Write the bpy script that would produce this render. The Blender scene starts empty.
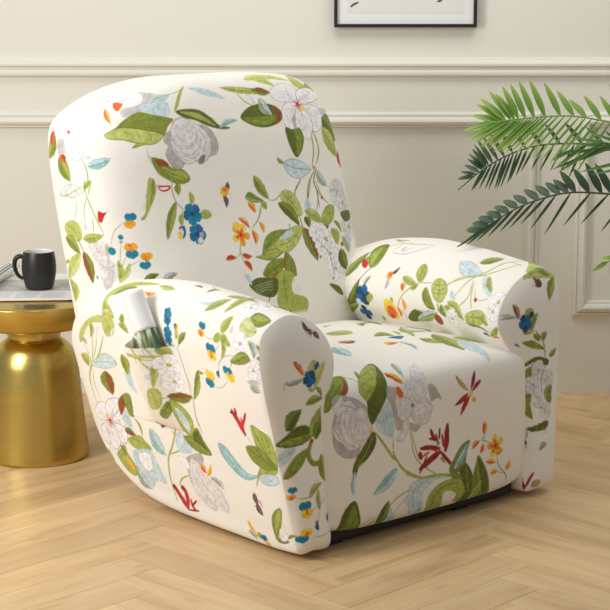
import bpy, bmesh, math, random
import numpy as np
from mathutils import Vector, Matrix
SC = bpy.context.scene
COL = SC.collection
rnd = random.Random(7)

# ------------------------------------------------------------------ helpers
def s2l(c):
    c = np.asarray(c, float) / 255.0
    return np.where(c <= 0.04045, c / 12.92, ((c + 0.055) / 1.055) ** 2.4)

def rgba(c):
    return tuple(float(v) for v in s2l(c)) + (1.0,)

def nodes(name):
    m = bpy.data.materials.new(name); m.use_nodes = True
    nt = m.node_tree; b = nt.nodes['Principled BSDF']
    return m, nt, b

def mat(name, c, rough=0.6, metal=0.0, bump=0.0, bscale=200.0, var=0.0, vscale=6.0, spec=0.5):
    m, nt, b = nodes(name)
    b.inputs['Roughness'].default_value = rough
    b.inputs['Metallic'].default_value = metal
    b.inputs['Specular IOR Level'].default_value = spec
    b.inputs['Base Color'].default_value = rgba(c)
    tc = nt.nodes.new('ShaderNodeTexCoord')
    if var > 0:
        n = nt.nodes.new('ShaderNodeTexNoise'); n.inputs['Scale'].default_value = vscale
        n.inputs['Detail'].default_value = 4
        nt.links.new(tc.outputs['Object'], n.inputs['Vector'])
        mx = nt.nodes.new('ShaderNodeMix'); mx.data_type = 'RGBA'
        c0 = np.clip(np.array(c) * (1 - var), 0, 255); c1 = np.clip(np.array(c) * (1 + var), 0, 255)
        mx.inputs[6].default_value = rgba(c0); mx.inputs[7].default_value = rgba(c1)
        nt.links.new(n.outputs['Fac'], mx.inputs[0]); nt.links.new(mx.outputs[2], b.inputs['Base Color'])
    if bump > 0:
        n2 = nt.nodes.new('ShaderNodeTexNoise'); n2.inputs['Scale'].default_value = bscale
        nt.links.new(tc.outputs['Object'], n2.inputs['Vector'])
        bp = nt.nodes.new('ShaderNodeBump'); bp.inputs['Strength'].default_value = bump
        bp.inputs['Distance'].default_value = 0.002
        nt.links.new(n2.outputs['Fac'], bp.inputs['Height']); nt.links.new(bp.outputs['Normal'], b.inputs['Normal'])
    return m

def link(o, parent=None):
    COL.objects.link(o)
    if parent is not None:
        o.parent = parent
    return o

def mesh_obj(name, verts, faces, m, parent=None, smooth=True):
    me = bpy.data.meshes.new(name)
    me.from_pydata([tuple(v) for v in verts], [], faces)
    me.update()
    if smooth:
        me.polygons.foreach_set('use_smooth', [True] * len(me.polygons))
    me.materials.append(m)
    return link(bpy.data.objects.new(name, me), parent)

def bm_obj(name, bm, m, parent=None, smooth=False):
    bmesh.ops.recalc_face_normals(bm, faces=bm.faces)
    me = bpy.data.meshes.new(name); bm.to_mesh(me); bm.free()
    if smooth:
        me.polygons.foreach_set('use_smooth', [True] * len(me.polygons))
    me.materials.append(m)
    return link(bpy.data.objects.new(name, me), parent)

def thing(name, label, cat, loc=(0, 0, 0), rotz=0.0, group=None):
    o = bpy.data.objects.new(name, None); o.empty_display_size = 0.1
    o.location = loc; o.rotation_euler = (0, 0, rotz)
    o['label'] = label; o['category'] = cat
    if group: o['group'] = group
    return link(o)

def tag(o, label, cat, group=None):
    o['label'] = label; o['category'] = cat
    if group: o['group'] = group
    return o

def add_box(bm, x0, x1, y0, y1, z0, z1, bev=0.0):
    r = bmesh.ops.create_cube(bm, size=1.0)
    for v in r['verts']:
        v.co = Vector(((x0 + x1) / 2 + v.co.x * (x1 - x0), (y0 + y1) / 2 + v.co.y * (y1 - y0), (z0 + z1) / 2 + v.co.z * (z1 - z0)))
    if bev > 0:
        es = list({e for v in r['verts'] for e in v.link_edges})
        bmesh.ops.bevel(bm, geom=es, offset=bev, segments=3, affect='EDGES', profile=0.5)

def catmull(pts, n=400, closed=False):
    P = np.array(pts, float)
    if closed: Q = np.vstack([P[-1], P, P[0], P[1]])
    else: Q = np.vstack([2 * P[0] - P[1], P, 2 * P[-1] - P[-2]])
    out = []
    m = len(Q) - 3
    for i in range(m):
        p0, p1, p2, p3 = Q[i:i + 4]
        d0, d1, d2 = (max(np.linalg.norm(p1 - p0), 1e-6) ** .5, max(np.linalg.norm(p2 - p1), 1e-6) ** .5, max(np.linalg.norm(p3 - p2), 1e-6) ** .5)
        k = max(2, n // m)
        t = np.linspace(0, 1, k, endpoint=False)[:, None]
        m1 = (p1 - p0) / d0 - (p2 - p0) / (d0 + d1) + (p2 - p1) / d1
        m2 = (p2 - p1) / d1 - (p3 - p1) / (d1 + d2) + (p3 - p2) / d2
        m1 *= d1; m2 *= d1
        out.append((2 * t**3 - 3 * t**2 + 1) * p1 + (t**3 - 2 * t**2 + t) * m1 + (-2 * t**3 + 3 * t**2) * p2 + (t**3 - t**2) * m2)
    out.append(Q[-2][None])
    return np.vstack(out)

def resample(C, n=None, step=None, w=None):
    d = np.r_[0, np.cumsum(np.linalg.norm(np.diff(C, axis=0), axis=1))]
    if n is None: n = int(d[-1] / step) + 1
    s = np.linspace(0, d[-1], n)
    return np.stack([np.interp(s, d, C[:, k]) for k in range(C.shape[1])], 1), s

def lathe(name, prof, m, parent, seg=96, loc=(0, 0, 0)):
    vs = []; fs = []
    for r, z in prof:
        for k in range(seg):
            a = 2 * math.pi * k / seg
            vs.append((loc[0] + r * math.cos(a), loc[1] + r * math.sin(a), loc[2] + z))
    n = len(prof)
    for i in range(n - 1):
        for k in range(seg):
            a = i * seg + k; b = i * seg + (k + 1) % seg
            fs.append((a, b, b + seg, a + seg))
    return mesh_obj(name, vs, fs, m, parent)

def tube(path, radii, seg=10, caps=True):
    P = np.array(path, float); n = len(P)
    T = np.gradient(P, axis=0); T /= np.linalg.norm(T, axis=1)[:, None] + 1e-9
    ref = np.array([0, 0, 1.0]) if abs(T[0][2]) < 0.9 else np.array([1.0, 0, 0])
    vs = []; fs = []
    N = np.cross(T[0], ref); N /= np.linalg.norm(N)
    for i in range(n):
        N = N - T[i] * (N @ T[i]); N /= np.linalg.norm(N)
        B = np.cross(T[i], N)
        for k in range(seg):
            a = 2 * math.pi * k / seg
            vs.append(P[i] + radii[i] * (N * math.cos(a) + B * math.sin(a)))
    for i in range(n - 1):
        for k in range(seg):
            a = i * seg + k; b = i * seg + (k + 1) % seg
            fs.append((a, b, b + seg, a + seg))
    if caps:
        fs.append(tuple(range(seg))[::-1]); fs.append(tuple((n - 1) * seg + k for k in range(seg)))
    return vs, fs

# ------------------------------------------------------------------ camera
cam = bpy.data.cameras.new('camera'); co = bpy.data.objects.new('camera', cam); COL.objects.link(co)
cam.sensor_width = 36.0; cam.sensor_fit = 'HORIZONTAL'; cam.lens = 1800.0 / 610.0 * 36.0
cam.clip_start = 0.05; cam.clip_end = 60
co.location = (0, 0, 1.4); co.rotation_euler = (math.radians(90 - 10.8), 0, 0)
SC.camera = co

# ------------------------------------------------------------------ printed fabric
BASE = (242, 237, 227)
INK = dict(dk=(92,104,34), md=(130,142,52), lt=(166,176,82), lm=(186,192,104), pl=(206,210,146), vein=(108,118,48), rust=(150,78,40), tan=(190,160,110),
    pb=(200,217,222), pbo=(158,188,196), teal=(148,192,190), tealo=(96,150,150), sage=(166,176,146),
    gs=(186,178,172), gm=(200,193,190), gl=(224,219,217), go=(138,128,128), wh=(247,244,243), wo=(172,164,172),
    bl=(34,104,156), nv=(38,66,112), tb=(22,130,158), ye=(242,206,62), yo=(238,168,48), ora=(226,108,40), red=(196,46,42), dr=(152,34,42),
    pk=(214,92,110), br=(104,66,58), lil=(180,164,196), ink=(120,118,124))
LEAVES = dict(g=('md','lt','vein'), l=('lt','lm','vein'), d=('dk','md','dk'), b=('pb','pb','pbo'), t=('teal','pb','tealo'), r=('md','rust','dk'),
    p=('lm','pl','lt'), s=('sage','pb','vein'), o=('ora','ye','red'), y=('yo','ye','ora'), w=('wh','gl','wo'), x=('rust','md','dk'), red=('red','red','dr'),
    dr=('dr','dr','red'), br=('br','br','ink'), lil=('lil','gl','ink'), tan=('tan','tan','rust'), rb=('rust','tan','br'), nb=('bl','tb','nv'), u=('ora','rust','red'))
# The print is drawn on the cloth itself: every length and position below is in half millimetres measured along the cloth.
MOTIFS = {}; sheet_now = None
def cloth_of(name):
    global sheet_now
    sheet_now = MOTIFS.setdefault(name, [])
def ink(c, P): sheet_now.append((c, np.array(P, float)))
def pairs(v): return np.array(v, float).reshape(-1, 2)
def smooth(P, k=3, closed=True):
    P = np.asarray(P, float)
    Q = np.vstack([P[-1], P, P[0], P[1]]) if closed else np.vstack([2 * P[0] - P[1], P, 2 * P[-1] - P[-2]])
    t = (np.arange(k) / k)[:, None]; o = []
    for i in range(len(Q) - 3):
        a, b, c, d = Q[i:i + 4]
        o.append(.5 * (2 * b + (c - a) * t + (2 * a - 5 * b + 4 * c - d) * t * t + (3 * b - a - 3 * c + d) * t ** 3))
    if not closed: o.append(Q[-2][None])
    return np.vstack(o)
def ribbon(P, w):
    P = np.asarray(P, float); T = np.gradient(P, axis=0); T /= np.linalg.norm(T, axis=1)[:, None] + 1e-9
    N = np.c_[-T[:, 1], T[:, 0]]; n = len(P); i = np.arange(n)
    h = (w / 2 * np.minimum(1, .45 + 2.2 * np.minimum(i, n - 1 - i) / max(1, n - 1)))[:, None]
    return np.vstack([P + N * h, (P - N * h)[::-1]])
def curve_line(c, w, P): ink(c, ribbon(smooth(P, 4, False), w))
def stem(c, w, *v): curve_line(c, w, pairs(v))
def blob(c, edge, ew, *v):
    P = smooth(pairs(v)); m = P.mean(0)
    if ew:
        if edge in ('wo', 'go', 'gs', 'gm', 'lil'): ew = max(ew, 2.6)
        r = P - m; ink(edge, P + r / (np.linalg.norm(r, axis=1)[:, None] + 1e-9) * ew)
    ink(c, P)
    sub = {'md': 'lt', 'dk': 'md', 'lt': 'lm', 'lm': 'pl', 'gl': 'wh', 'wh': 'gl', 'pb': 'gl', 'teal': 'pb', 'gs': 'gm'}.get(c)
    size = np.ptp(P, axis=0)
    if sub and size.min() > 24:                       # dry brush strokes that follow the long axis of the shape
        u = np.linalg.svd(P - m, full_matrices=False)[2][0]; n = np.array([-u[1], u[0]])
        a = (P - m) @ u; b = (P - m) @ n
        for k in range(5):
            f = (k - 2) / 3.2
            for g in (-.42, .08):
                q = [m + u * (a.max() if t > 0 else -a.min()) * t + n * (b.max() if f > 0 else -b.min()) * f * (1 - .55 * t * t) for t in (g, g + .17, g + .36)]
                ink(sub if (k + (g > 0)) % 3 else {'md': 'dk', 'lt': 'md', 'dk': 'vein', 'gl': 'gm', 'wh': 'gm', 'pb': 'pbo', 'lm': 'lt', 'teal': 'tealo'}.get(c, c), ribbon(smooth(q, 3, False), 2.6))
def disc(c, r, x, y):
    a = np.arange(12) * math.pi / 6; ink(c, np.c_[x + r * np.cos(a), y + r * np.sin(a)])
def lobe(c, x, y, r, a, w, edge=None, e=1.06):
    d = np.array([math.cos(a), math.sin(a)]); n = np.array([-d[1], d[0]]); o = np.array([x, y], float)
    Q = smooth([o, o + d * r * .35 + n * w * .4, o + d * r * .8 + n * w * .5, o + d * r + n * w * .12, o + d * r * .96 - n * w * .1, o + d * r * .8 - n * w * .5, o + d * r * .35 - n * w * .4])
    if edge: m = Q.mean(0); ink(edge, m + (Q - m) * e)
    ink(c, Q)
def leaf(style, flip, w, b, x0, y0, x1, y1):
    A = np.array([x0, y0], float); B = np.array([x1, y1], float); d = B - A; L = np.linalg.norm(d); n = np.array([-d[1], d[0]]) / L
    ca, cb, cv = LEAVES[style]; t = np.linspace(0, 1, 13)
    ax = A + np.outer(t, d) + np.outer(np.sin(np.pi * t) * b, n)
    wave = 1 + .05 * np.sin(t * 23 + x0)
    pr = np.sin(np.pi * t ** .85) ** .8 * wave; pr[0] = pr[-1] = 0
    h = (w / 2 * pr)[:, None] * n
    if w > 13:
        e = h * (1 + 2.4 / w); ink(cv, np.vstack([ax + e, (ax - e)[::-1][1:-1]]))
    ink(ca, np.vstack([ax + h, (ax - h)[::-1][1:-1]]))
    if w > 9:
        hh = h if flip else -h
        ink(cb, np.vstack([ax[:1], (ax + hh * .88)[1:-1], ax[-1:], ax[::-1][1:-1]]))
    if w > 13: ink(cv, ribbon(ax[:-1], 2.2 if w < 36 else 3))
    if w > 26:
        for k in range(2, 10):
            for sg in (1, -1):
                p = ax[k]; q = ax[k] + sg * h[k] * .82 + (ax[min(12, k + 2)] - ax[k]) * .8
                ink(cv, ribbon([p, (p + q) / 2 + (q - p)[::-1] * np.array([-.06, .06]), q], 1.5))
def dogwood(n, c, edge, cen, r, x, y, xr, yr):
    rot = math.atan2(yr - y, xr - x)
    for i in range(n):
        a = rot + 2 * math.pi * i / n; lobe(c, x, y, r, a, r * 1.05, edge, 1.0 + 4.0 / r)
        for da, f0, f1, w in ((0, .25, .72, 1.6), (.28, .35, .78, 1.3), (-.28, .35, .78, 1.3)):
            curve_line(edge, w, [(x + math.cos(a + da * f) * r * f, y + math.sin(a + da * f) * r * f) for f in (f0, (f0 + f1) / 2, f1)])
    disc(cen, r * .17, x, y)
    for i in range(n): disc('vein', max(1.2, r * .05), x + math.cos(rot + i * 2) * r * .14, y + math.sin(rot + i * 2) * r * .14)
def pansy(n, c, c2, cen, r, x, y, xr, yr):
    rot = math.atan2(yr - y, xr - x)
    for i in range(n):
        a = rot + 2 * math.pi * i / n; lobe(c if i % 2 else c2, x, y, r, a, r * .85)
        curve_line(cen, 1.6, [(x, y), (x + math.cos(a) * r * .3, y + math.sin(a) * r * .3), (x + math.cos(a) * r * .62, y + math.sin(a) * r * .62)])
    disc(cen, r * .22, x, y)
def bud(c, c2, r, x, y, x2, y2):
    for q, px, py, s in ((c, x, y, 1), (c2, x2, y2, .9)):
        disc(q, r * .8 * s, px - r * .5, py); disc(q, r * .75 * s, px + r * .5, py + r * .1); disc(q, r * .6 * s, px, py - r * .35)
        dk = {'ye': 'ora', 'yo': 'red', 'tb': 'bl', 'bl': 'nv'}.get(q, q)
        curve_line(dk, 1.5, [(px - r * .4, py - r * .4), (px - r * .3, py), (px - r * .35, py + r * .4)]); curve_line(dk, 1.5, [(px + r * .4, py - r * .4), (px + r * .3, py), (px + r * .35, py + r * .4)])
    disc('ora', r * .25, (x + x2) / 2, (y + y2) / 2)
def lily(r, x, y, xr, yr):
    rot = math.atan2(yr - y, xr - x)
    for i in range(5): lobe('ye' if i % 2 else 'yo', x, y, r, rot + i * 1.257, r * .62)
    for i in range(5): lobe('ora', x, y, r * .6, rot + i * 1.257, r * .3)
    disc('red', r * .16, x, y)
def star(c, r, w, x, y):
    for i in range(10):
        a = i * .628 + .2 * (i % 2); q = r * (.7 + .15 * (i % 3)); curve_line(c, w, [(x, y), (x + math.cos(a) * q * .5, y + math.sin(a) * q * .5), (x + math.cos(a) * q, y + math.sin(a) * q)])
def petal(ew, x, y, *v):
    P = pairs(v); o = np.array([x, y], float); blob('wh', 'go', ew, *v); m = P.mean(0)
    tip = P[np.argmax(np.linalg.norm(P - o, axis=1))]; d = tip - o; n = np.array([-d[1], d[0]]) / (np.linalg.norm(d) + 1e-9); s = np.linalg.norm(d) * .13
    for k in (-1.2, -.5, .2, .9): curve_line('gm' if k > -1 else 'wo', 2, [o + d * .3 + n * s * k * .6, m + n * s * k * 1.1, o + d * .82 + n * s * k])
    ink('gl', ribbon(smooth([o + d * .1, (o + m) / 2 + n * s * .3, m], 3, False), s * .8))
cloth_of('back')
blob('gm', 'gm', 0, -677, 1454, -682, 1516, -577, 1517, -551, 1583, -588, 1642, -447, 1545, -435, 1506, -506, 1503, -597, 1460)
blob('wh', 'wo', 3, -876, 1443, -960, 1491, -821, 1614, -690, 1677, -566, 1596, -564, 1544, -645, 1539, -760, 1568, -831, 1488); stem('wo', 4, -870, 1474, -772, 1570, -660, 1585, -582, 1577)
stem('wo', 4, -891, 1503, -805, 1587, -682, 1636); blob('ora', 'ora', 0, -720, 1591, -672, 1563, -681, 1532, -705, 1509, -723, 1541); leaf('o', 1, 25, -5, -766, 1554, -749, 1425); stem('lt', 4, -436, 1534, -533, 1490, -586, 1457)
blob('pb', 'pbo', 2, -587, 1491, -503, 1517, -422, 1503, -404, 1439, -423, 1412, -517, 1441); stem('lt', 4, -552, 1449, -486, 1472, -407, 1481)
blob('md', 'vein', 2, -791, 1353, -729, 1388, -680, 1433, -596, 1466, -518, 1433, -425, 1401, -394, 1385, -437, 1352, -473, 1300, -541, 1262, -630, 1276, -701, 1303, -770, 1318)
blob('lm', 'lm', 0, -791, 1353, -724, 1384, -667, 1378, -538, 1336, -475, 1303, -540, 1266, -629, 1282, -700, 1308, -770, 1323); stem('dk', 5, -791, 1353, -724, 1387, -666, 1380, -538, 1338, -479, 1321)
stem('vein', 3, -675, 1390, -639, 1419, -610, 1450); stem('vein', 3, -613, 1365, -580, 1394, -556, 1424); stem('vein', 3, -537, 1342, -508, 1370, -488, 1399); stem('vein', 3, -688, 1377, -679, 1346, -677, 1318)
stem('vein', 3, -626, 1358, -617, 1324, -616, 1292); stem('vein', 3, -561, 1339, -550, 1311, -548, 1285); leaf('l', 1, 19, 8, -667, 1250, -593, 1264); leaf('g', 1, 81, -30, -1299, 1162, -1182, 1369)
leaf('u', 1, 42, 14, -1215, 1246, -1178, 1372); blob('wh', 'go', 3, -1086, 1327, -1040, 1371, -983, 1338, -941, 1271, -927, 1222, -978, 1183, -1050, 1189, -1091, 1245); stem('wo', 4, -1063, 1329, -1036, 1256, -1021, 1194)
stem('wo', 4, -1036, 1332, -1011, 1258, -999, 1194); stem('wo', 4, -1009, 1335, -988, 1259, -977, 1197); stem('wo', 4, -983, 1338, -964, 1262, -957, 1197); disc('pk', 15, -1040, 1366)
blob('gm', 'gm', 0, -1155, 1292, -1101, 1304, -1088, 1233, -1125, 1194, -1166, 1201); leaf('g', 1, 103, -13, -1153, 1197, -1084, 1058); leaf('u', 1, 48, 9, -1143, 1199, -1107, 1150)
stem('lt', 9, -951, 1196, -927, 1132, -931, 1070, -985, 1006); leaf('t', 1, 53, -8, -919, 1153, -781, 1202); disc('pb', 18, -903, 1200); stem('sage', 4, -586, 1257, -582, 1198, -571, 1154)
stem('lt', 22, -277, 1579, -321, 1517, -343, 1476, -373, 1428); leaf('b', 1, 43, 1, -250, 1559, -8, 1473); leaf('b', 1, 44, 15, -530, 1510, -385, 1522); leaf('b', 1, 56, 16, -495, 1425, -389, 1537)
stem('lt', 5, -515, 1524, -436, 1534, -340, 1541, -285, 1565)
blob('gs', 'gs', 0, -243, 1346, -159, 1308, -130, 1230, -154, 1179, -207, 1169, -250, 1135, -287, 1146, -335, 1170, -410, 1105, -455, 1136, -480, 1202, -458, 1243, -480, 1278, -430, 1329)
blob('gl', 'go', 2, -392, 1380, -338, 1390, -279, 1363, -221, 1321, -180, 1265, -189, 1202, -227, 1152, -271, 1165, -340, 1141, -387, 1163, -428, 1219, -434, 1285, -415, 1338)
stem('gs', 6, -429, 1306, -410, 1248, -351, 1222, -280, 1251, -251, 1318); stem('gs', 6, -424, 1251, -396, 1185, -320, 1146); stem('gs', 6, -244, 1317, -210, 1256, -252, 1180)
stem('gs', 6, -391, 1211, -332, 1186, -262, 1223, -239, 1280); stem('gs', 6, -359, 1182, -303, 1168, -265, 1197); blob('gl', 'gs', 4, -405, 1359, -332, 1386, -272, 1330, -269, 1282, -329, 1239, -384, 1248, -421, 1295)
stem('gm', 3, -370, 1364, -385, 1313, -383, 1264); stem('gm', 3, -353, 1362, -366, 1312, -368, 1263); stem('gm', 3, -335, 1361, -347, 1310, -353, 1262); stem('gm', 3, -317, 1358, -329, 1308, -338, 1260)
stem('gm', 3, -299, 1357, -309, 1306, -322, 1259); stem('gm', 3, -281, 1355, -290, 1305, -307, 1258); blob('go', 'go', 0, -262, 1176, -227, 1184, -252, 1141, -283, 1138)
blob('dk', 'vein', 2, -368, 1428, -287, 1432, -209, 1416, -141, 1369, -98, 1329, -29, 1316, -63, 1307, -129, 1317, -192, 1338, -252, 1366, -325, 1389)
blob('lt', 'lt', 0, -343, 1422, -240, 1406, -170, 1365, -119, 1327, -199, 1360, -283, 1394); leaf('t', 1, 27, 10, -101, 1320, 38, 1351); leaf('l', 1, 45, -9, -28, 1547, 336, 1499); leaf('r', 1, 33, 13, 200, 1507, 335, 1493)
leaf('p', 1, 65, 21, 274, 1597, 399, 1534); stem('lt', 8, 81, 1508, 116, 1455, 169, 1421); blob('md', 'vein', 2, -569, 1186, -520, 1180, -456, 1128, -381, 1112, -351, 1058, -422, 1040, -490, 1071, -543, 1110)
blob('lt', 'lt', 0, -515, 1140, -446, 1114, -385, 1106, -367, 1065, -452, 1079); blob('rust', 'rust', 0, -551, 1174, -508, 1180, -468, 1145, -515, 1140); stem('dk', 5, -562, 1180, -494, 1118, -361, 1059)
stem('sage', 6, -576, 1198, -566, 1186); stem('red', 10, -577, 1081, -555, 1041, -484, 1034, -499, 1017, -538, 1017, -569, 1060); leaf('p', 1, 113, 70, 197, 1604, 561, 1570); leaf('r', 1, 36, -15, 202, 1524, 341, 1495)
blob('dk', 'vein', 3, 61, 1363, 125, 1409, 209, 1428, 311, 1420, 367, 1380, 347, 1331, 267, 1306, 179, 1306, 113, 1326); blob('rust', 'rust', 0, 309, 1414, 367, 1380, 344, 1331, 277, 1313, 333, 1354)
blob('md', 'md', 0, 75, 1363, 196, 1356, 326, 1363, 271, 1319, 181, 1314, 115, 1333); stem('vein', 5, 61, 1363, 197, 1358, 338, 1372); leaf('s', 1, 71, -17, 232, 1463, 292, 1365); leaf('w', 1, 25, 12, 127, 1497, 192, 1423)
leaf('p', 1, 143, 21, 573, 1587, 672, 1517); leaf('l', 1, 151, -50, 784, 1557, 788, 1482); blob('gs', 'gs', 0, 382, 1385, 466, 1403, 452, 1279, 381, 1283, 370, 1330)
petal(3, 519, 1412, 525, 1424, 458, 1427, 355, 1447, 332, 1493, 411, 1538, 500, 1549, 547, 1510, 554, 1458); petal(3, 519, 1412, 507, 1407, 436, 1337, 431, 1280, 374, 1297, 372, 1374, 426, 1428, 477, 1426)
petal(4, 519, 1412, 533, 1423, 548, 1483, 611, 1505, 711, 1505, 764, 1448, 635, 1419); petal(3, 519, 1412, 533, 1406, 693, 1392, 714, 1333, 654, 1266, 575, 1259, 559, 1354)
petal(3, 519, 1412, 503, 1390, 567, 1370, 594, 1304, 552, 1219, 497, 1232, 460, 1290, 469, 1346); star('pk', 48, 6, 519, 1412); disc('red', 14, 519, 1412); disc('ye', 17, 551, 1388)
blob('dk', 'vein', 3, 369, 1291, 425, 1272, 476, 1280, 490, 1223, 457, 1160, 409, 1125, 379, 1176, 366, 1232); blob('md', 'md', 0, 425, 1272, 471, 1274, 484, 1223, 451, 1162, 415, 1134, 432, 1216)
blob('pb', 'tealo', 3, 700, 1380, 838, 1353, 857, 1306, 733, 1329); leaf('d', 1, 156, 13, 701, 1328, 825, 1181); leaf('l', 1, 109, 3, 674, 1272, 783, 1092); leaf('red', 1, 52, -33, 836, 1133, 827, 1023)
stem('md', 9, 564, 1263, 554, 1152, 518, 1066); stem('md', 10, 580, 1272, 601, 1159, 558, 1075); blob('pb', 'vein', 3, 304, 1100, 383, 1116, 470, 1081, 506, 1050, 422, 1011, 341, 1028)
stem('vein', 4, 304, 1100, 388, 1065, 503, 1050); stem('pbo', 3, 360, 1078, 383, 1043); stem('pbo', 3, 418, 1064, 434, 1029); leaf('g', 1, 22, -6, 259, 1133, 311, 1098); leaf('s', 1, 53, -15, 551, 1043, 622, 946)
stem('md', 9, 542, 1054, 468, 971, 432, 873); stem('md', 10, 551, 1055, 513, 978, 546, 895); stem('md', 8, 418, 1007, 351, 935); disc('lt', 13, 533, 1059); stem('md', 9, 412, 1002, 358, 945, 352, 918)
stem('md', 7, 489, 991, 435, 873); stem('md', 7, 512, 989, 525, 898, 487, 808); stem('md', 7, 525, 987, 558, 895, 602, 851); stem('rust', 7, 523, 931, 522, 832); dogwood(5, 'gl', 'ink', 'lm', 77, 706, 900, 825, 875)
dogwood(5, 'gl', 'wo', 'lm', 67, 740, 840, 781, 796); dogwood(4, 'gl', 'wo', 'lm', 81, 761, 706, 879, 663); disc('pb', 26, 430, 854); leaf('b', 1, 41, 10, 426, 896, 438, 829); leaf('g', 1, 58, -6, 77, 1049, 160, 913)
blob('md', 'vein', 2, 0, 943, 29, 964, 70, 942, 119, 908, 62, 905, 9, 921); blob('lt', 'lt', 0, 5, 938, 25, 930, 105, 908, 49, 910, 9, 923); leaf('l', 1, 38, 7, 101, 904, 130, 861); stem('lt', 7, 155, 910, 205, 909, 256, 941)
stem('lt', 9, 98, 892, 60, 820, 1, 774); leaf('o', 1, 35, 8, 9, 908, 51, 851); leaf('o', 1, 35, 11, 1, 767, 4, 685); leaf('y', 1, 28, 9, 60, 804, 75, 740)
blob('lm', 'vein', 3, 248, 938, 302, 951, 353, 913, 381, 834, 354, 807, 287, 832, 251, 889); stem('vein', 5, 259, 941, 316, 884, 360, 814); stem('vein', 3, 285, 908, 308, 912, 330, 910); stem('vein', 3, 308, 882, 332, 881, 356, 875)
stem('vein', 3, 331, 855, 348, 851, 364, 841); stem('vein', 3, 292, 905, 284, 889, 274, 865); stem('vein', 3, 317, 874, 313, 861, 307, 841); leaf('d', 1, 68, 17, 219, 892, 341, 755); stem('md', 8, 351, 815, 361, 741)
stem('md', 7, 262, 757, 270, 774); blob('md', 'vein', 2, -22, 627, 27, 631, 54, 683, 96, 727, 166, 746, 260, 743, 332, 736, 217, 656, 172, 626, 91, 596, 17, 610)
blob('lt', 'lt', 0, -6, 624, 45, 631, 92, 669, 171, 692, 167, 634, 87, 605); stem('vein', 3, 48, 664, 107, 672, 165, 674); stem('vein', 3, 41, 644, 101, 652, 158, 653); stem('vein', 3, 35, 624, 94, 631, 152, 633)
blob('lm', 'vein', 3, 133, 664, 175, 705, 261, 748, 355, 750, 320, 688, 240, 636, 186, 627); blob('pb', 'pb', 0, 174, 701, 244, 739, 283, 722, 223, 698); stem('vein', 4, 140, 664, 240, 680, 341, 740)
stem('vein', 3, 208, 673, 217, 653, 218, 634); stem('vein', 3, 256, 686, 266, 668, 267, 651); stem('vein', 3, 293, 707, 306, 693, 310, 678); blob('md', 'dk', 2, 193, 626, 238, 579, 240, 497, 199, 516, 164, 544)
blob('md', 'dk', 2, 11, 537, 67, 586, 156, 600, 184, 584, 141, 534, 73, 498, 20, 515); stem('dk', 4, 15, 522, 84, 547, 173, 583); stem('dk', 3, 52, 529, 78, 521); stem('dk', 3, 75, 564, 91, 546); stem('rust', 10, 190, 626, 161, 544)
leaf('u', 1, 19, 4, 75, 497, 105, 527); blob('dk', 'vein', 2, -98, 487, -36, 514, 60, 503, 98, 496, 86, 426, 40, 402, -40, 428, -79, 456); stem('sage', 4, -74, 470, -16, 480, 71, 490); stem('sage', 4, -68, 457, -10, 469, 67, 474)
stem('sage', 4, -62, 445, -4, 457, 64, 458); stem('sage', 4, -56, 432, 2, 445, 61, 441); leaf('b', 1, 28, 8, -119, 543, -83, 481); stem('rust', 7, 26, 405, 19, 379)
blob('lt', 'vein', 3, 88, 339, 103, 466, 106, 518, 167, 535, 226, 504, 193, 456, 199, 406, 289, 369, 274, 304); stem('vein', 5, 157, 523, 141, 451, 147, 354); stem('vein', 3, 119, 485, 146, 473, 184, 484)
stem('vein', 3, 111, 443, 138, 432, 176, 442); stem('vein', 3, 104, 403, 131, 390, 168, 400); leaf('x', 0, 86, 8, 362, 744, 418, 556); dogwood(4, 'wh', 'wo', 'lm', 58, 454, 705, 516, 684)
dogwood(5, 'wh', 'wo', 'lm', 79, 518, 665, 562, 610); dogwood(4, 'wh', 'wo', 'lm', 64, 531, 584, 609, 569); dogwood(4, 'wh', 'wo', 'lm', 65, 553, 498, 607, 458); dogwood(4, 'wh', 'wo', 'lm', 48, 469, 629, 514, 605)
stem('ink', 5, 436, 676, 511, 602, 532, 501, 530, 458); disc('ink', 9, 444, 575); disc('ink', 8, 519, 449); leaf('l', 1, 59, 7, 400, 832, 527, 752); blob('lt', 'vein', 3, 525, 746, 532, 797, 590, 841, 642, 831, 615, 767, 556, 736)
leaf('d', 1, 46, 9, 391, 800, 410, 739); disc('rust', 12, 550, 729); blob('dk', 'dk', 0, 694, 791, 812, 790, 826, 751, 732, 734); leaf('g', 1, 27, 12, 616, 756, 668, 683); leaf('l', 1, 68, 16, 581, 717, 610, 621)
leaf('s', 1, 79, 17, 665, 663, 715, 563); leaf('d', 1, 84, -8, 627, 599, 653, 475); disc('red', 13, 649, 621); disc('pk', 11, 556, 889); blob('dk', 'dk', 0, 477, 424, 561, 399, 586, 345, 537, 366)
leaf('s', 1, 39, 32, 879, 720, 881, 594); blob('lt', 'vein', 2, -601, 1081, -569, 1060, -571, 1009, -619, 930, -655, 879, -680, 880, -647, 911, -626, 992)
blob('md', 'md', 0, -583, 1066, -570, 1050, -583, 999, -623, 932, -597, 1000); stem('sage', 8, -467, 1074, -472, 1002, -452, 940, -408, 901); leaf('g', 1, 46, -6, -459, 954, -553, 759); leaf('g', 1, 39, -8, -423, 1049, -436, 983)
stem('sage', 7, -430, 910, -438, 854); leaf('l', 1, 31, -8, -432, 890, -448, 822); blob('bl', 'bl', 0, -472, 821, -434, 825, -435, 781, -463, 759, -445, 798, -464, 805)
blob('ye', 'ye', 0, -479, 801, -461, 792, -458, 773, -471, 760, -487, 769); blob('pb', 'pb', 0, -461, 815, -449, 813, -451, 791, -463, 792); leaf('l', 1, 33, 9, -363, 997, -370, 923)
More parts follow.
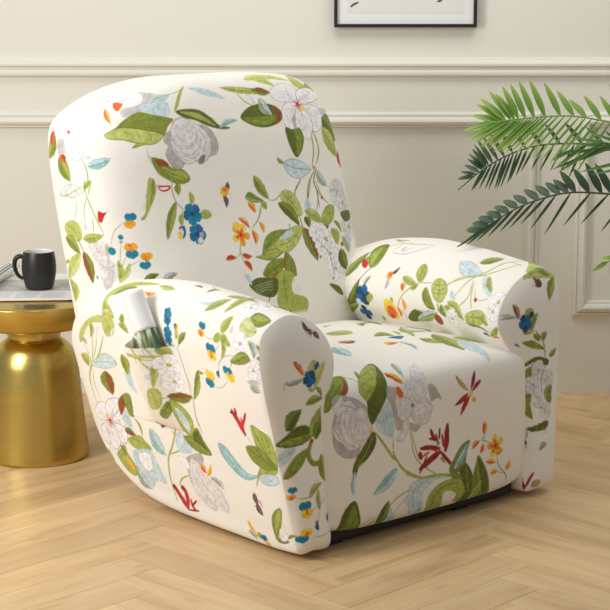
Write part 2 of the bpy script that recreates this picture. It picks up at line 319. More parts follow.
blob('lt', 'vein', 2, -330, 868, -296, 894, -258, 885, -254, 859, -293, 850); pansy(5, 'bl', 'tb', 'nv', 60, -370, 881, -317, 851); pansy(5, 'bl', 'tb', 'nv', 55, -364, 777, -307, 762)
blob('gl', 'nv', 3, -364, 754, -340, 762, -339, 737, -359, 725, -372, 737); blob('lil', 'lil', 0, -350, 782, -325, 784, -329, 762, -349, 758); leaf('br', 1, 29, 7, -105, 1028, -136, 977); leaf('br', 1, 30, 9, -147, 963, -140, 895)
disc('yo', 27, -137, 981); disc('ora', 14, -132, 986); stem('ye', 4, -137, 978, -157, 989, -177, 997); stem('ye', 4, -137, 978, -160, 964, -182, 956); stem('ye', 4, -137, 978, -115, 968, -93, 962)
stem('ye', 4, -137, 978, -161, 974, -184, 977); stem('ye', 3, -137, 978, -115, 989, -93, 997); stem('sage', 8, 106, 902, 70, 830, 10, 777); lily(62, -85, 747, -20, 730); disc('ye', 24, -101, 795)
leaf('o', 1, 28, 10, -76, 835, -12, 774); stem('lt', 7, -98, 708, -114, 656, -102, 604); leaf('u', 1, 27, 6, -220, 631, -146, 632); leaf('u', 1, 28, -6, -106, 646, -41, 629); leaf('u', 1, 29, 9, -106, 613, -62, 553)
stem('lt', 5, -114, 656, -149, 630); leaf('d', 1, 33, 9, -729, 554, -638, 596); leaf('s', 1, 34, 11, -634, 543, -532, 593); blob('gl', 'lt', 4, -1198, 997, -1088, 1045, -985, 1018, -1065, 982, -1165, 976)
stem('lt', 6, -1224, 982, -1154, 979, -969, 1047); stem('lt', 9, -960, 1084, -957, 998, -919, 899, -882, 805); stem('lt', 7, -956, 988, -998, 922, -1009, 833); stem('lt', 6, -1055, 952, -1102, 856)
stem('lt', 9, -906, 1080, -943, 1004); leaf('l', 1, 28, 6, -975, 1025, -905, 1076); disc('pb', 18, -1011, 833); blob('red', 'red', 0, -896, 924, -869, 916, -847, 921, -866, 895, -882, 866, -902, 874)
stem('lt', 8, -939, 886, -947, 814); dogwood(4, 'gl', 'gm', 'gl', 72, -944, 717, -873, 703); dogwood(4, 'gl', 'gm', 'gl', 60, -900, 618, -863, 577); stem('wo', 5, -984, 687, -938, 651, -891, 635, -844, 656)
stem('wo', 6, -955, 588, -928, 549, -931, 508); disc('ink', 9, -982, 577); blob('gm', 'gm', 0, -892, 746, -867, 748, -877, 646, -863, 606, -904, 512, -947, 548, -893, 624)
blob('lm', 'lt', 4, -1215, 807, -1146, 850, -1070, 837, -1061, 782, -1101, 750, -1175, 758); stem('vein', 4, -1191, 830, -1133, 800, -1089, 758); stem('lt', 4, -1164, 821, -1143, 827, -1122, 835)
stem('lt', 4, -1145, 803, -1120, 811, -1095, 819); stem('lt', 3, -1127, 787, -1102, 792, -1077, 798); stem('lt', 4, -1171, 817, -1176, 803, -1181, 786); stem('lt', 4, -1147, 798, -1150, 782, -1153, 766)
leaf('l', 1, 47, -4, -1055, 766, -883, 801); leaf('g', 1, 74, 13, -1226, 758, -1100, 683); leaf('p', 1, 71, -3, -1100, 683, -1289, 528); leaf('x', 1, 88, 13, -1070, 702, -1031, 538); leaf('l', 1, 79, 33, -1261, 539, -1244, 414)
stem('md', 10, -1102, 759, -1066, 696); leaf('l', 1, 18, 1, -1294, 614, -1217, 635); stem('sage', 4, -767, 871, -828, 819, -860, 739); bud('tb', 'yo', 26, -731, 892, -741, 855); disc('tb', 14, -800, 792)
stem('lt', 4, -802, 766, -823, 675, -846, 563); disc('sage', 9, -802, 768); disc('lm', 13, -872, 733); disc('tb', 21, -856, 721); stem('sage', 4, -786, 702, -821, 634, -839, 564); bud('yo', 'tb', 28, -757, 739, -757, 704)
disc('ora', 8, -763, 750); stem('sage', 4, -718, 671, -782, 643, -826, 578); bud('yo', 'tb', 26, -685, 689, -701, 645); stem('ora', 4, -689, 705, -698, 672); stem('ora', 4, -674, 703, -681, 671)
leaf('l', 1, 27, 11, -833, 677, -846, 562); leaf('p', 1, 26, 9, -777, 661, -847, 556)
cloth_of('arm_near')
blob('lm', 'lt', 3, 1583, 1007, 1556, 1073, 1469, 1131, 1385, 1153, 1314, 1148, 1324, 1110, 1404, 1113, 1488, 1072, 1552, 989)
blob('lm', 'lt', 3, 1309, 1150, 1314, 1225, 1320, 1315, 1252, 1377, 1110, 1381, 945, 1366, 1012, 1349, 1138, 1334, 1203, 1281, 1277, 1263, 1279, 1201); stem('md', 5, 1261, 1246, 1249, 1304, 1165, 1355, 1032, 1364)
leaf('g', 0, 40, -28, 1261, 1266, 1093, 1321); leaf('l', 0, 21, -10, 937, 1346, 769, 1331); leaf('l', 0, 51, 11, 1321, 1245, 1191, 1134); blob('lm', 'lt', 4, 1305, 1154, 1249, 1159, 1198, 1107, 1218, 1050, 1281, 1035, 1307, 1092)
stem('vein', 4, 1285, 1148, 1249, 1099, 1242, 1043); leaf('p', 0, 25, -5, 1306, 1181, 1220, 1148); stem('lt', 15, 1310, 1033, 1393, 903, 1498, 813, 1555, 689, 1535, 528); stem('lt', 8, 1430, 1114, 1433, 964, 1494, 824)
stem('lt', 7, 1362, 1093, 1399, 967, 1489, 825); stem('lt', 7, 1543, 1004, 1494, 889, 1501, 815); stem('lt', 8, 1485, 804, 1507, 695, 1476, 579); leaf('l', 0, 42, -19, 1429, 1121, 1445, 1017)
leaf('w', 0, 24, -12, 1385, 1006, 1327, 1092); leaf('l', 0, 95, -20, 1596, 890, 1523, 803); leaf('s', 0, 29, -9, 1552, 1019, 1492, 967); leaf('w', 0, 15, -8, 1246, 1026, 1196, 1085)
blob('pb', 'lt', 5, 1481, 841, 1349, 919, 1275, 913, 1228, 873, 1317, 838, 1441, 820); stem('pbo', 5, 1472, 843, 1344, 872, 1235, 873); leaf('r', 0, 136, 14, 1359, 813, 1328, 667)
blob('yo', 'yo', 0, 1005, 1296, 942, 1291, 896, 1295, 902, 1272, 941, 1266); disc('ora', 12, 945, 1282); leaf('l', 0, 45, 7, 1130, 1163, 1108, 1114); leaf('l', 0, 37, -11, 1159, 1109, 1070, 1059)
stem('lt', 6, 828, 1118, 792, 1000, 748, 922); stem('lt', 5, 870, 1100, 817, 1051, 813, 973); leaf('b', 0, 61, 36, 1113, 908, 1072, 728); leaf('g', 0, 76, -10, 1157, 944, 1131, 832); leaf('p', 0, 25, -20, 872, 1121, 803, 1010)
leaf('w', 0, 17, -45, 937, 1043, 793, 993); stem('lt', 4, 949, 1028, 788, 993, 728, 989); stem('lt', 4, 793, 993, 770, 964, 747, 942); blob('lm', 'vein', 2, 1010, 1008, 887, 1021, 723, 1009, 737, 988, 766, 1002)
stem('vein', 3, 775, 1069, 751, 1039, 733, 997); stem('vein', 3, 758, 1049, 740, 1048); stem('vein', 2, 751, 1034, 734, 1031); stem('vein', 2, 763, 1049, 763, 1015); leaf('l', 0, 49, -1, 726, 1045, 665, 1008)
disc('rust', 10, 731, 989); leaf('l', 0, 26, 0, 730, 984, 773, 844); dogwood(4, 'wh', 'lil', 'lm', 56, 692, 958, 645, 940); dogwood(4, 'wh', 'lil', 'lm', 55, 684, 872, 660, 829); disc('pb', 15, 780, 904)
blob('lm', 'vein', 2, 817, 824, 764, 843, 752, 798, 787, 734, 869, 720); stem('vein', 4, 809, 825, 788, 792, 797, 739); leaf('r', 0, 55, 14, 733, 797, 586, 808); stem('ink', 5, 641, 1065, 617, 972, 596, 874, 595, 812)
leaf('g', 0, 32, -7, 639, 1061, 564, 1135); pansy(5, 'bl', 'tb', 'tb', 34, 725, 1196, 678, 1197); pansy(5, 'bl', 'tb', 'nv', 32, 725, 1169, 685, 1168); pansy(5, 'bl', 'tb', 'tb', 35, 721, 1104, 676, 1109)
pansy(5, 'bl', 'tb', 'nv', 32, 720, 1074, 681, 1074); disc('red', 6, 717, 1186); leaf('nb', 0, 31, -9, 663, 1162, 652, 1120); leaf('y', 0, 21, 8, 642, 1160, 632, 1111); leaf('l', 0, 24, -7, 655, 1120, 655, 1082)
leaf('p', 0, 18, 12, 904, 1341, 775, 1336); leaf('br', 0, 17, -10, 704, 1405, 636, 1408); leaf('x', 0, 26, -19, 563, 1380, 523, 1440); stem('ora', 7, 621, 1457, 526, 1427); leaf('b', 0, 25, 35, 533, 1302, 403, 1394)
leaf('l', 0, 54, 5, 452, 1264, 373, 1396); leaf('l', 0, 54, -10, 424, 1404, 255, 1473); leaf('l', 0, 44, 22, 320, 1292, 355, 1539); dogwood(5, 'wh', 'gm', 'lm', 71, 210, 1393, 147, 1399)
dogwood(4, 'wh', 'gm', 'lm', 74, 177, 1462, 71, 1417); blob('md', 'vein', 3, 142, 1319, 133, 1375, 23, 1351, 34, 1295, 78, 1288); blob('lt', 'lt', 0, 129, 1324, 117, 1362, 37, 1350, 69, 1324)
leaf('g', 0, 30, -7, 250, 1540, 148, 1506); blob('pl', 'lt', 4, 144, 1235, 165, 1274, 157, 1320, 74, 1284, 40, 1257, 77, 1224); stem('lt', 4, 142, 1257, 93, 1254, 42, 1254); leaf('l', 0, 54, 6, 286, 1194, 248, 1296)
blob('lt', 'lt', 0, 345, 1152, 307, 1192, 282, 1161, 324, 1135); leaf('l', 0, 32, -30, 289, 1194, 290, 1060); leaf('l', 0, 36, 10, 270, 1196, 203, 1147); leaf('w', 0, 32, 9, 227, 1204, 201, 1252)
dogwood(4, 'wh', 'lil', 'lm', 56, 133, 1178, 58, 1181); dogwood(4, 'wh', 'lil', 'lm', 52, 41, 1068, -1, 1049); disc('ink', 6, 48, 1257); leaf('s', 0, 44, -18, 73, 1208, 26, 1126); leaf('g', 0, 19, -12, 17, 1201, -19, 1111)
disc('ink', 10, 2, 1135); disc('ink', 7, 527, 2025); leaf('s', 0, 13, -8, 109, 995, 5, 1011); leaf('s', 0, 13, -8, 99, 990, 8, 998); leaf('s', 0, 13, -7, 88, 984, 13, 985); leaf('s', 0, 14, -6, 78, 979, 18, 972)
leaf('s', 0, 16, -7, 67, 973, 23, 959); bud('tb', 'yo', 22, 437, 1192, 443, 1155); disc('ora', 11, 443, 1152); stem('lt', 4, 410, 1152, 381, 1144, 341, 1150); bud('tb', 'ye', 31, 368, 1096, 366, 1062)
stem('lt', 4, 336, 1082, 304, 1127, 307, 1143); disc('ora', 9, 365, 1058); blob('md', 'vein', 2, 218, 1069, 168, 1114, 120, 1141, 79, 1138, 59, 1110, 136, 1075); leaf('l', 0, 15, -8, 215, 1072, 82, 1133)
stem('sage', 5, 176, 1110, 259, 1085, 315, 1036, 327, 998); stem('lt', 5, 198, 1076, 230, 1033); leaf('nb', 0, 25, 7, 327, 998, 331, 957); bud('ye', 'tb', 30, 405, 956, 417, 915); bud('tb', 'ye', 30, 251, 1013, 235, 987)
stem('sage', 4, 388, 906, 327, 911, 261, 963); leaf('g', 0, 46, -9, 501, 961, 583, 791); leaf('g', 0, 14, 4, 507, 957, 458, 952); leaf('g', 0, 32, 5, 633, 1087, 569, 1133)
petal(4, 1416, 466, 1432, 465, 1564, 383, 1577, 424, 1534, 511, 1456, 574, 1407, 544); petal(4, 1417, 464, 1407, 483, 1437, 543, 1384, 620, 1288, 658, 1276, 607, 1347, 525)
petal(4, 1417, 464, 1394, 477, 1290, 590, 1234, 597, 1220, 554, 1297, 477, 1365, 465); petal(4, 1417, 464, 1406, 457, 1285, 488, 1267, 429, 1307, 373, 1375, 375, 1401, 413)
petal(4, 1416, 460, 1428, 440, 1375, 413, 1356, 346, 1421, 266, 1468, 280, 1457, 365); petal(4, 1417, 464, 1439, 442, 1469, 347, 1480, 254, 1543, 225, 1552, 301, 1517, 368); star('pk', 50, 7, 1417, 464); disc('red', 15, 1417, 464)
disc('ye', 17, 1437, 481); blob('md', 'dk', 3, 1288, 638, 1209, 708, 1148, 707, 1159, 592, 1208, 593, 1224, 629, 1281, 559); blob('rust', 'rust', 0, 1286, 634, 1227, 695, 1228, 633, 1278, 563)
leaf('b', 0, 81, 23, 1230, 610, 1196, 503); leaf('x', 0, 44, -10, 1279, 466, 1175, 476); blob('lt', 'md', 3, 1257, 430, 1153, 481, 1097, 461, 1052, 425, 1179, 394, 1249, 397); stem('vein', 4, 1247, 434, 1145, 449, 1061, 425)
leaf('l', 0, 21, -23, 1161, 582, 1118, 479); blob('lt', 'md', 4, 1422, 228, 1335, 326, 1269, 290, 1229, 240, 1281, 188, 1368, 184); leaf('y', 0, 50, -8, 1332, 280, 1268, 204); leaf('l', 0, 114, 27, 1538, 147, 1472, 135)
leaf('g', 0, 62, -16, 1359, 334, 1307, 298); blob('pb', 'pbo', 4, 1229, 360, 1083, 419, 1019, 346, 975, 257, 1066, 253, 1124, 181, 1208, 185, 1231, 274); blob('wh', 'wh', 0, 1190, 357, 1091, 395, 1079, 318, 1142, 287)
leaf('s', 0, 85, 36, 1235, 272, 1121, 183); leaf('t', 0, 95, 16, 1035, 549, 924, 423); stem('lt', 13, 923, 624, 837, 604, 802, 588, 854, 494, 915, 405, 929, 291, 911, 173); stem('lt', 10, 887, 441, 789, 486, 719, 567)
blob('pb', 'pbo', 3, 781, 581, 715, 566, 689, 499, 784, 475, 815, 513); leaf('rb', 0, 36, 18, 923, 624, 876, 596); blob('lm', 'vein', 2, 811, 822, 766, 838, 757, 793, 786, 734, 849, 722)
stem('vein', 4, 794, 829, 789, 786, 800, 735); stem('md', 4, 761, 787, 727, 789); blob('md', 'vein', 2, 813, 688, 769, 738, 731, 771, 733, 714, 782, 668); stem('dk', 3, 805, 685, 760, 724, 731, 763)
blob('lt', 'vein', 3, 722, 781, 683, 747, 623, 678, 641, 581, 708, 589, 719, 664, 729, 725); blob('pb', 'pb', 0, 715, 735, 682, 710, 653, 651, 667, 599, 697, 639)
blob('md', 'dk', 3, 739, 569, 658, 589, 602, 645, 574, 588, 521, 519, 617, 510, 686, 525); blob('dk', 'dk', 0, 661, 578, 604, 630, 586, 585, 545, 531, 623, 545); stem('lt', 5, 731, 568, 636, 553, 532, 522)
stem('ink', 5, 588, 801, 591, 699, 564, 619); stem('red', 35, 283, 814, 240, 762, 201, 698); stem('red', 21, 250, 829, 247, 791); stem('red', 18, 165, 826, 190, 785, 212, 744); stem('sage', 4, 195, 697, 160, 668)
stem('dr', 14, 298, 796, 253, 795); stem('red', 14, 215, 794, 207, 729); blob('lt', 'vein', 3, 197, 430, 174, 488, 136, 544, 55, 572, 14, 573, 27, 536, 117, 509, 161, 486)
blob('lt', 'vein', 3, 147, 764, 76, 752, 21, 731, 12, 680, 2, 619, 17, 569, 96, 579, 133, 659); blob('md', 'vein', 3, 218, 639, 119, 655, 44, 611, 19, 562, 106, 548, 190, 576); stem('vein', 5, 142, 755, 96, 683, 39, 581)
stem('dk', 5, 208, 636, 118, 606, 29, 567); stem('vein', 4, 81, 733, 59, 660); stem('vein', 4, 52, 734, 36, 644); stem('vein', 3, 164, 606, 104, 603)
blob('teal', 'tealo', 3, 445, 598, 385, 590, 323, 533, 243, 492, 164, 501, 238, 460, 314, 460, 395, 502, 440, 551); stem('pb', 7, 439, 593, 369, 537, 276, 483, 182, 492)
blob('pb', 'tealo', 3, 148, 505, 36, 531, 25, 487, 98, 463, 151, 470); stem('teal', 4, 119, 501, 50, 489); blob('gs', 'gs', 0, 753, 451, 618, 507, 607, 454, 699, 400, 739, 310, 759, 364)
blob('gl', 'gs', 3, 721, 448, 650, 444, 617, 388, 534, 355, 491, 312, 476, 227, 523, 228, 553, 242, 590, 206, 696, 250, 741, 315); stem('gm', 5, 706, 430, 659, 367, 600, 296); stem('gm', 5, 674, 427, 614, 357, 520, 294)
stem('gm', 6, 712, 354, 666, 290, 601, 241); blob('wh', 'gm', 3, 817, 448, 753, 441, 743, 390, 795, 410); leaf('o', 0, 42, -8, 640, 434, 596, 405); leaf('y', 0, 22, 8, 599, 390, 546, 464); leaf('s', 0, 32, -14, 572, 388, 476, 347)
stem('red', 35, 914, 271, 875, 216, 816, 152); stem('red', 33, 835, 279, 815, 242, 818, 164); stem('red', 19, 785, 222, 783, 184, 755, 164); stem('dr', 13, 735, 223, 783, 184); stem('dr', 11, 821, 152, 729, 167)
disc('dr', 16, 910, 257); disc('dr', 17, 836, 268); stem('lt', 10, 753, 357, 822, 323, 861, 277); stem('lt', 8, 835, 583, 822, 543, 886, 444); leaf('s', 0, 15, 8, 91, 980, 33, 955); leaf('s', 0, 15, 7, 76, 979, 26, 958)
leaf('s', 0, 14, 5, 61, 979, 19, 962); leaf('s', 0, 13, 4, 48, 977, 12, 965); leaf('br', 0, 36, 7, 229, 396, 215, 328); leaf('br', 0, 40, 7, 227, 340, 190, 281); disc('dr', 11, 219, 335); stem('ink', 4, 255, 320, 195, 319)
leaf('lil', 0, 17, -10, 212, 363, 183, 322); blob('md', 'vein', 3, 126, 284, 93, 326, 49, 351, 45, 314, 74, 243, 107, 182, 33, 177, 74, 156, 124, 167, 135, 219); blob('lt', 'lt', 0, 87, 316, 54, 342, 55, 307, 93, 239, 126, 199)
blob('wh', 'wo', 3, 79, 237, 46, 215, 40, 184, 80, 168, 98, 194); leaf('g', 0, 15, -6, 40, 187, -16, 213); leaf('y', 0, 26, 11, 334, 222, 255, 147); leaf('l', 0, 32, -9, 264, 175, 248, 138)
leaf('nb', 0, 35, -15, 249, 160, 198, 118); leaf('s', 0, 32, -12, 340, 162, 273, 131); leaf('y', 0, 28, 4, 210, 148, 185, 110); blob('gm', 'gm', 0, 490, 397, 467, 355, 496, 348); leaf('w', 0, 30, -17, 520, 296, 463, 234)
cloth_of('arm_near_front')
blob('lt', 'vein', 2, -99, 382, -110, 428, -113, 466, -101, 479, -89, 473, -87, 442, -107, 436, -108, 426); blob('lt', 'vein', 2, -157, 683, -140, 655, -119, 622, -108, 573, -89, 514, -90, 470, -115, 496, -138, 583)
blob('md', 'vein', 2, -140, 579, -140, 574, -108, 515, -87, 464, -109, 466, -139, 520); stem('vein', 4, -155, 672, -137, 595, -98, 484); stem('dk', 4, -146, 578, -128, 528, -94, 470); stem('vein', 3, -136, 638, -123, 565)
stem('vein', 3, -130, 634, -112, 545); stem('vein', 2, -139, 539, -123, 523); blob('md', 'vein', 2, -94, 225, -81, 258, -64, 272, -59, 236, -59, 174, -60, 118, -25, 106, -41, 92, -68, 111, -80, 161)
blob('lt', 'lt', 0, -78, 246, -65, 265, -64, 231, -66, 174, -70, 135); blob('wh', 'wo', 2, -60, 169, -38, 140, -30, 114, -48, 106, -57, 126); leaf('g', 1, 14, 5, -32, 116, -3, 132); leaf('br', 1, 26, -9, 106, 1140, 143, 1089)
leaf('br', 1, 28, 5, 158, 1081, 201, 1046); disc('dr', 15, 142, 1087); stem('ink', 3, 139, 1088, 122, 1090, 108, 1099); stem('ink', 3, 139, 1088, 123, 1082, 109, 1083); stem('ink', 3, 139, 1088, 135, 1071, 133, 1059)
stem('ink', 3, 139, 1088, 155, 1088, 173, 1094); stem('ink', 3, 139, 1088, 143, 1072, 148, 1061); blob('lm', 'vein', 2, 102, 916, 124, 949, 151, 951, 148, 909, 123, 891); disc('bl', 19, 160, 928); disc('nv', 10, 151, 915)
disc('ye', 8, 150, 945); leaf('p', 1, 46, 11, 136, 817, 221, 941); leaf('u', 1, 27, 6, 13, 967, 73, 889); leaf('y', 1, 9, 8, 25, 958, 71, 894); leaf('l', 1, 16, -5, 95, 820, 160, 825)
pansy(5, 'nv', 'bl', 'tb', 44, 110, 871, 156, 849); leaf('s', 1, 27, -6, -47, 869, 75, 876); stem('sage', 4, -43, 869, -52, 847, -36, 843); leaf('g', 1, 24, 4, 153, 822, 189, 781); stem('md', 6, 157, 826, 183, 777, 189, 756)
leaf('g', 1, 38, 8, 80, 753, 195, 766); leaf('g', 1, 49, 11, 133, 637, 212, 705); stem('md', 5, 198, 756, 200, 648, 162, 617); leaf('d', 1, 73, 13, -45, 643, 53, 733)
blob('pb', 'pbo', 2, -97, 523, -20, 568, 14, 567, -39, 507, -90, 471, -102, 486); stem('pbo', 4, -94, 500, -51, 529, 2, 557); blob('dk', 'vein', 3, -97, 582, -46, 621, 10, 651, 76, 653, 113, 606, 61, 572, -28, 566)
blob('md', 'md', 0, -86, 584, -32, 606, 96, 603, 61, 578, -27, 572); stem('lt', 6, -94, 583, -18, 598, 110, 608); leaf('g', 1, 92, -12, 103, 594, 191, 730); leaf('d', 1, 52, 17, 127, 578, 198, 653)
stem('md', 27, 114, 582, 79, 519, 98, 471, 150, 465, 206, 484); stem('lt', 8, 112, 569, 90, 515, 109, 478, 151, 472); stem('md', 7, 109, 600, 76, 537, 45, 511)
blob('md', 'dk', 3, -63, 419, -46, 468, 6, 520, 77, 540, 47, 485, -23, 428); stem('lt', 5, -58, 424, 3, 488, 73, 534); stem('dk', 3, -27, 466, -29, 438); stem('dk', 3, 11, 494, 24, 466); disc('red', 11, 106, 575)
leaf('g', 1, 69, -16, 159, 503, 215, 346); leaf('l', 1, 33, 15, 59, 307, 153, 370); leaf('l', 1, 29, -6, 119, 342, 124, 237); stem('sage', 4, -6, 320, 32, 312, 84, 323); stem('sage', 4, 66, 243, 105, 264, 122, 299)
stem('sage', 4, 109, 186, 117, 241); stem('sage', 5, 217, 299, 147, 279, 130, 264); stem('sage', 5, 198, 170, 199, 126, 138, 112, 73, 117); bud('tb', 'yo', 18, -24, 360, -31, 325); disc('ora', 8, -29, 320)
bud('tb', 'ye', 28, 37, 275, 44, 239); disc('ora', 8, 45, 241); leaf('nb', 1, 23, -5, 99, 185, 112, 143); disc('rust', 9, 101, 187); leaf('nb', 1, 65, 17, 187, 209, 186, 169); bud('ye', 'tb', 25, 40, 145, 21, 116)
disc('ora', 9, 43, 142)
cloth_of('seat')
stem('sage', 9, 345, 1318, 367, 1353, 399, 1396, 427, 1460); leaf('g', 0, 19, -2, 495, 1343, 431, 1461); blob('md', 'vein', 3, 192, 1578, 238, 1435, 340, 1356, 392, 1365, 359, 1449, 320, 1508, 260, 1517, 224, 1573)
blob('rust', 'rust', 0, 374, 1371, 359, 1449, 320, 1511, 293, 1497, 337, 1448); stem('lt', 5, 198, 1569, 248, 1481, 367, 1395)
blob('gs', 'gs', 0, 239, 1513, 306, 1511, 402, 1565, 435, 1627, 380, 1806, 349, 1833, 286, 1823, 236, 1770, 227, 1665, 242, 1598)
blob('gl', 'go', 2, 278, 1524, 293, 1516, 298, 1543, 338, 1545, 378, 1595, 432, 1629, 458, 1700, 444, 1757, 368, 1789, 309, 1787, 281, 1751, 252, 1733, 228, 1675, 257, 1630, 237, 1570); stem('gs', 5, 244, 1571, 305, 1566, 366, 1596)
stem('gs', 5, 265, 1729, 256, 1660, 285, 1604, 360, 1595); stem('gs', 5, 279, 1613, 267, 1670, 304, 1755, 368, 1784); stem('gs', 5, 323, 1639, 316, 1697, 356, 1772); stem('gs', 5, 302, 1596, 294, 1664, 321, 1737)
stem('gs', 5, 236, 1666, 255, 1708, 287, 1747); blob('gl', 'gs', 4, 329, 1640, 360, 1600, 399, 1594, 444, 1643, 456, 1699, 440, 1742, 380, 1751, 338, 1720); stem('gm', 3, 356, 1619, 346, 1662, 358, 1723)
stem('gm', 3, 370, 1619, 361, 1665, 371, 1725); stem('gm', 3, 383, 1621, 377, 1667, 383, 1727); stem('gm', 3, 396, 1624, 393, 1669, 395, 1729); stem('gm', 3, 410, 1625, 409, 1672, 407, 1731)
stem('gm', 3, 424, 1627, 425, 1675, 420, 1733); stem('gm', 3, 437, 1630, 441, 1677, 432, 1736); disc('yo', 10, 449, 1720)
blob('dk', 'vein', 3, 436, 1443, 533, 1356, 625, 1300, 649, 1323, 592, 1456, 565, 1552, 522, 1613, 482, 1668, 456, 1682, 435, 1627, 433, 1567, 400, 1514)
blob('lt', 'lt', 0, 436, 1443, 533, 1356, 620, 1305, 629, 1342, 532, 1470, 481, 1529, 433, 1566, 401, 1512); stem('vein', 5, 621, 1318, 532, 1470, 481, 1531, 434, 1569); stem('vein', 5, 568, 1375, 529, 1390, 479, 1418)
stem('vein', 4, 528, 1446, 477, 1462, 424, 1484); stem('vein', 3, 497, 1500, 460, 1516, 424, 1539); stem('vein', 4, 544, 1473, 556, 1480, 565, 1495); stem('vein', 3, 502, 1532, 529, 1538, 554, 1551)
stem('vein', 4, 461, 1574, 489, 1581, 517, 1596); blob('gs', 'gs', 0, 572, 1518, 607, 1521, 639, 1539, 615, 1617, 666, 1694, 778, 1741, 768, 1762, 734, 1769, 693, 1737, 625, 1743, 602, 1684, 575, 1609, 563, 1570)
blob('pb', 'pbo', 3, 488, 1666, 525, 1622, 569, 1592, 600, 1664, 596, 1765, 532, 1742, 494, 1706); stem('pbo', 5, 569, 1599, 553, 1667, 588, 1762); stem('pbo', 3, 561, 1637, 538, 1646, 515, 1655)
stem('pbo', 3, 557, 1671, 532, 1680, 507, 1689); stem('pbo', 3, 570, 1708, 548, 1717, 526, 1726); stem('pbo', 3, 563, 1638, 576, 1650, 590, 1662); stem('pbo', 3, 566, 1678, 579, 1693, 592, 1707)
blob('gs', 'gs', 0, 841, 1550, 873, 1545, 905, 1583, 933, 1637, 902, 1622, 860, 1635, 847, 1603); blob('gl', 'go', 2, 796, 1422, 800, 1434, 853, 1399, 827, 1466, 832, 1503, 823, 1590, 770, 1623, 727, 1588, 720, 1537)
blob('gl', 'gm', 2, 705, 1481, 720, 1517, 717, 1594, 670, 1587); blob('gl', 'go', 2, 616, 1591, 670, 1582, 738, 1624, 714, 1673, 696, 1698, 660, 1699, 627, 1670, 625, 1633)
blob('gl', 'go', 2, 732, 1651, 805, 1608, 862, 1656, 853, 1695, 830, 1732, 786, 1739, 727, 1696); blob('gl', 'gs', 2, 680, 1682, 703, 1741, 659, 1801, 611, 1784, 625, 1768, 655, 1743); stem('gm', 3, 792, 1458, 772, 1525, 764, 1600)
stem('gm', 3, 804, 1487, 800, 1549, 785, 1603); stem('gm', 3, 750, 1511, 745, 1560, 750, 1599); stem('gm', 3, 635, 1601, 682, 1627, 722, 1633); stem('gm', 3, 641, 1641, 681, 1646, 722, 1633)
stem('gm', 4, 646, 1677, 687, 1663, 725, 1633); stem('gm', 4, 748, 1667, 790, 1655, 845, 1658); stem('gm', 4, 748, 1688, 796, 1691, 845, 1689); stem('gm', 4, 761, 1710, 796, 1716, 830, 1712); disc('go', 11, 730, 1633)
leaf('s', 0, 33, 10, 748, 1343, 697, 1491); leaf('o', 0, 40, 0, 610, 1431, 685, 1519); leaf('u', 0, 24, 12, 612, 1432, 642, 1474); blob('ora', 'ye', 1, 627, 1532, 649, 1527, 671, 1560, 664, 1579, 643, 1583, 629, 1556)
stem('lt', 7, 713, 1748, 747, 1850, 773, 1917); stem('lt', 6, 592, 1760, 599, 1844, 606, 1886); stem('lt', 15, 474, 1724, 532, 1792, 585, 1862, 626, 1900)
blob('dk', 'vein', 3, 465, 1721, 482, 1784, 432, 1847, 380, 1878, 354, 1934, 338, 1901, 358, 1845, 402, 1790); stem('lt', 4, 471, 1732, 423, 1814, 356, 1892); stem('lt', 14, 592, 1843, 654, 1936, 736, 1990, 821, 2024, 920, 2036)
leaf('t', 0, 24, 10, 354, 1900, 347, 2030); leaf('t', 0, 62, -10, 627, 1933, 465, 2043); stem('lt', 8, 866, 2027, 739, 2055, 632, 2086, 581, 2123); stem('sage', 5, 690, 2098, 627, 2159, 621, 2283)
blob('pb', 'pbo', 3, 686, 2110, 739, 2060, 849, 2024, 905, 2029, 811, 2090, 801, 2131, 822, 2216, 794, 2228, 714, 2150); leaf('t', 0, 28, -12, 763, 2205, 815, 2185); leaf('b', 0, 37, -5, 622, 2278, 588, 2124)
blob('dk', 'vein', 3, 267, 2300, 282, 2124, 348, 2050, 383, 2110, 401, 2217, 376, 2306, 293, 2329); stem('md', 5, 275, 2299, 312, 2151, 353, 2063)
blob('md', 'md', 0, 284, 2298, 319, 2155, 357, 2075, 377, 2141, 391, 2215, 363, 2291); leaf('w', 0, 49, -27, 404, 2249, 522, 2157); leaf('p', 0, 31, 13, 427, 2250, 495, 2165); leaf('d', 0, 65, 30, 576, 2088, 558, 2306)
stem('lt', 8, 706, 1743, 742, 1890, 819, 1966, 912, 2023); stem('lt', 16, 681, 1973, 792, 2015, 891, 2020, 992, 2039, 1060, 2076)
blob('pb', 'pbo', 3, 723, 2182, 711, 2049, 793, 2023, 993, 2050, 836, 2042, 774, 2062, 775, 2147, 793, 2201, 790, 2232); stem('pbo', 5, 746, 2188, 740, 2076, 821, 2037); stem('dr', 35, 972, 1764, 966, 1817, 967, 1858, 957, 1911)
stem('dr', 21, 849, 1772, 866, 1810, 884, 1842); stem('dr', 15, 917, 1778, 912, 1839); stem('red', 18, 932, 1813, 947, 1886); stem('dr', 26, 923, 1887, 845, 1868, 778, 1862); stem('dr', 36, 925, 1901, 860, 1929, 774, 1970)
stem('dr', 27, 773, 1878, 793, 1920); stem('dr', 15, 829, 1906, 778, 1992); stem('dr', 20, 916, 1896, 972, 1953, 1012, 1994); stem('dr', 15, 887, 1803, 901, 1852); stem('dr', 15, 839, 1820, 901, 1837)
stem('red', 13, 797, 1906, 845, 1890); stem('red', 8, 845, 1873, 916, 1904); disc('tealo', 12, 905, 1856); leaf('l', 0, 17, -4, 920, 1933, 961, 1970)
blob('md', 'tealo', 3, 990, 2007, 1025, 1953, 1078, 1897, 1136, 1882, 1113, 1940, 1100, 2009, 1043, 2035); leaf('t', 0, 35, 9, 1023, 2015, 1122, 1891)
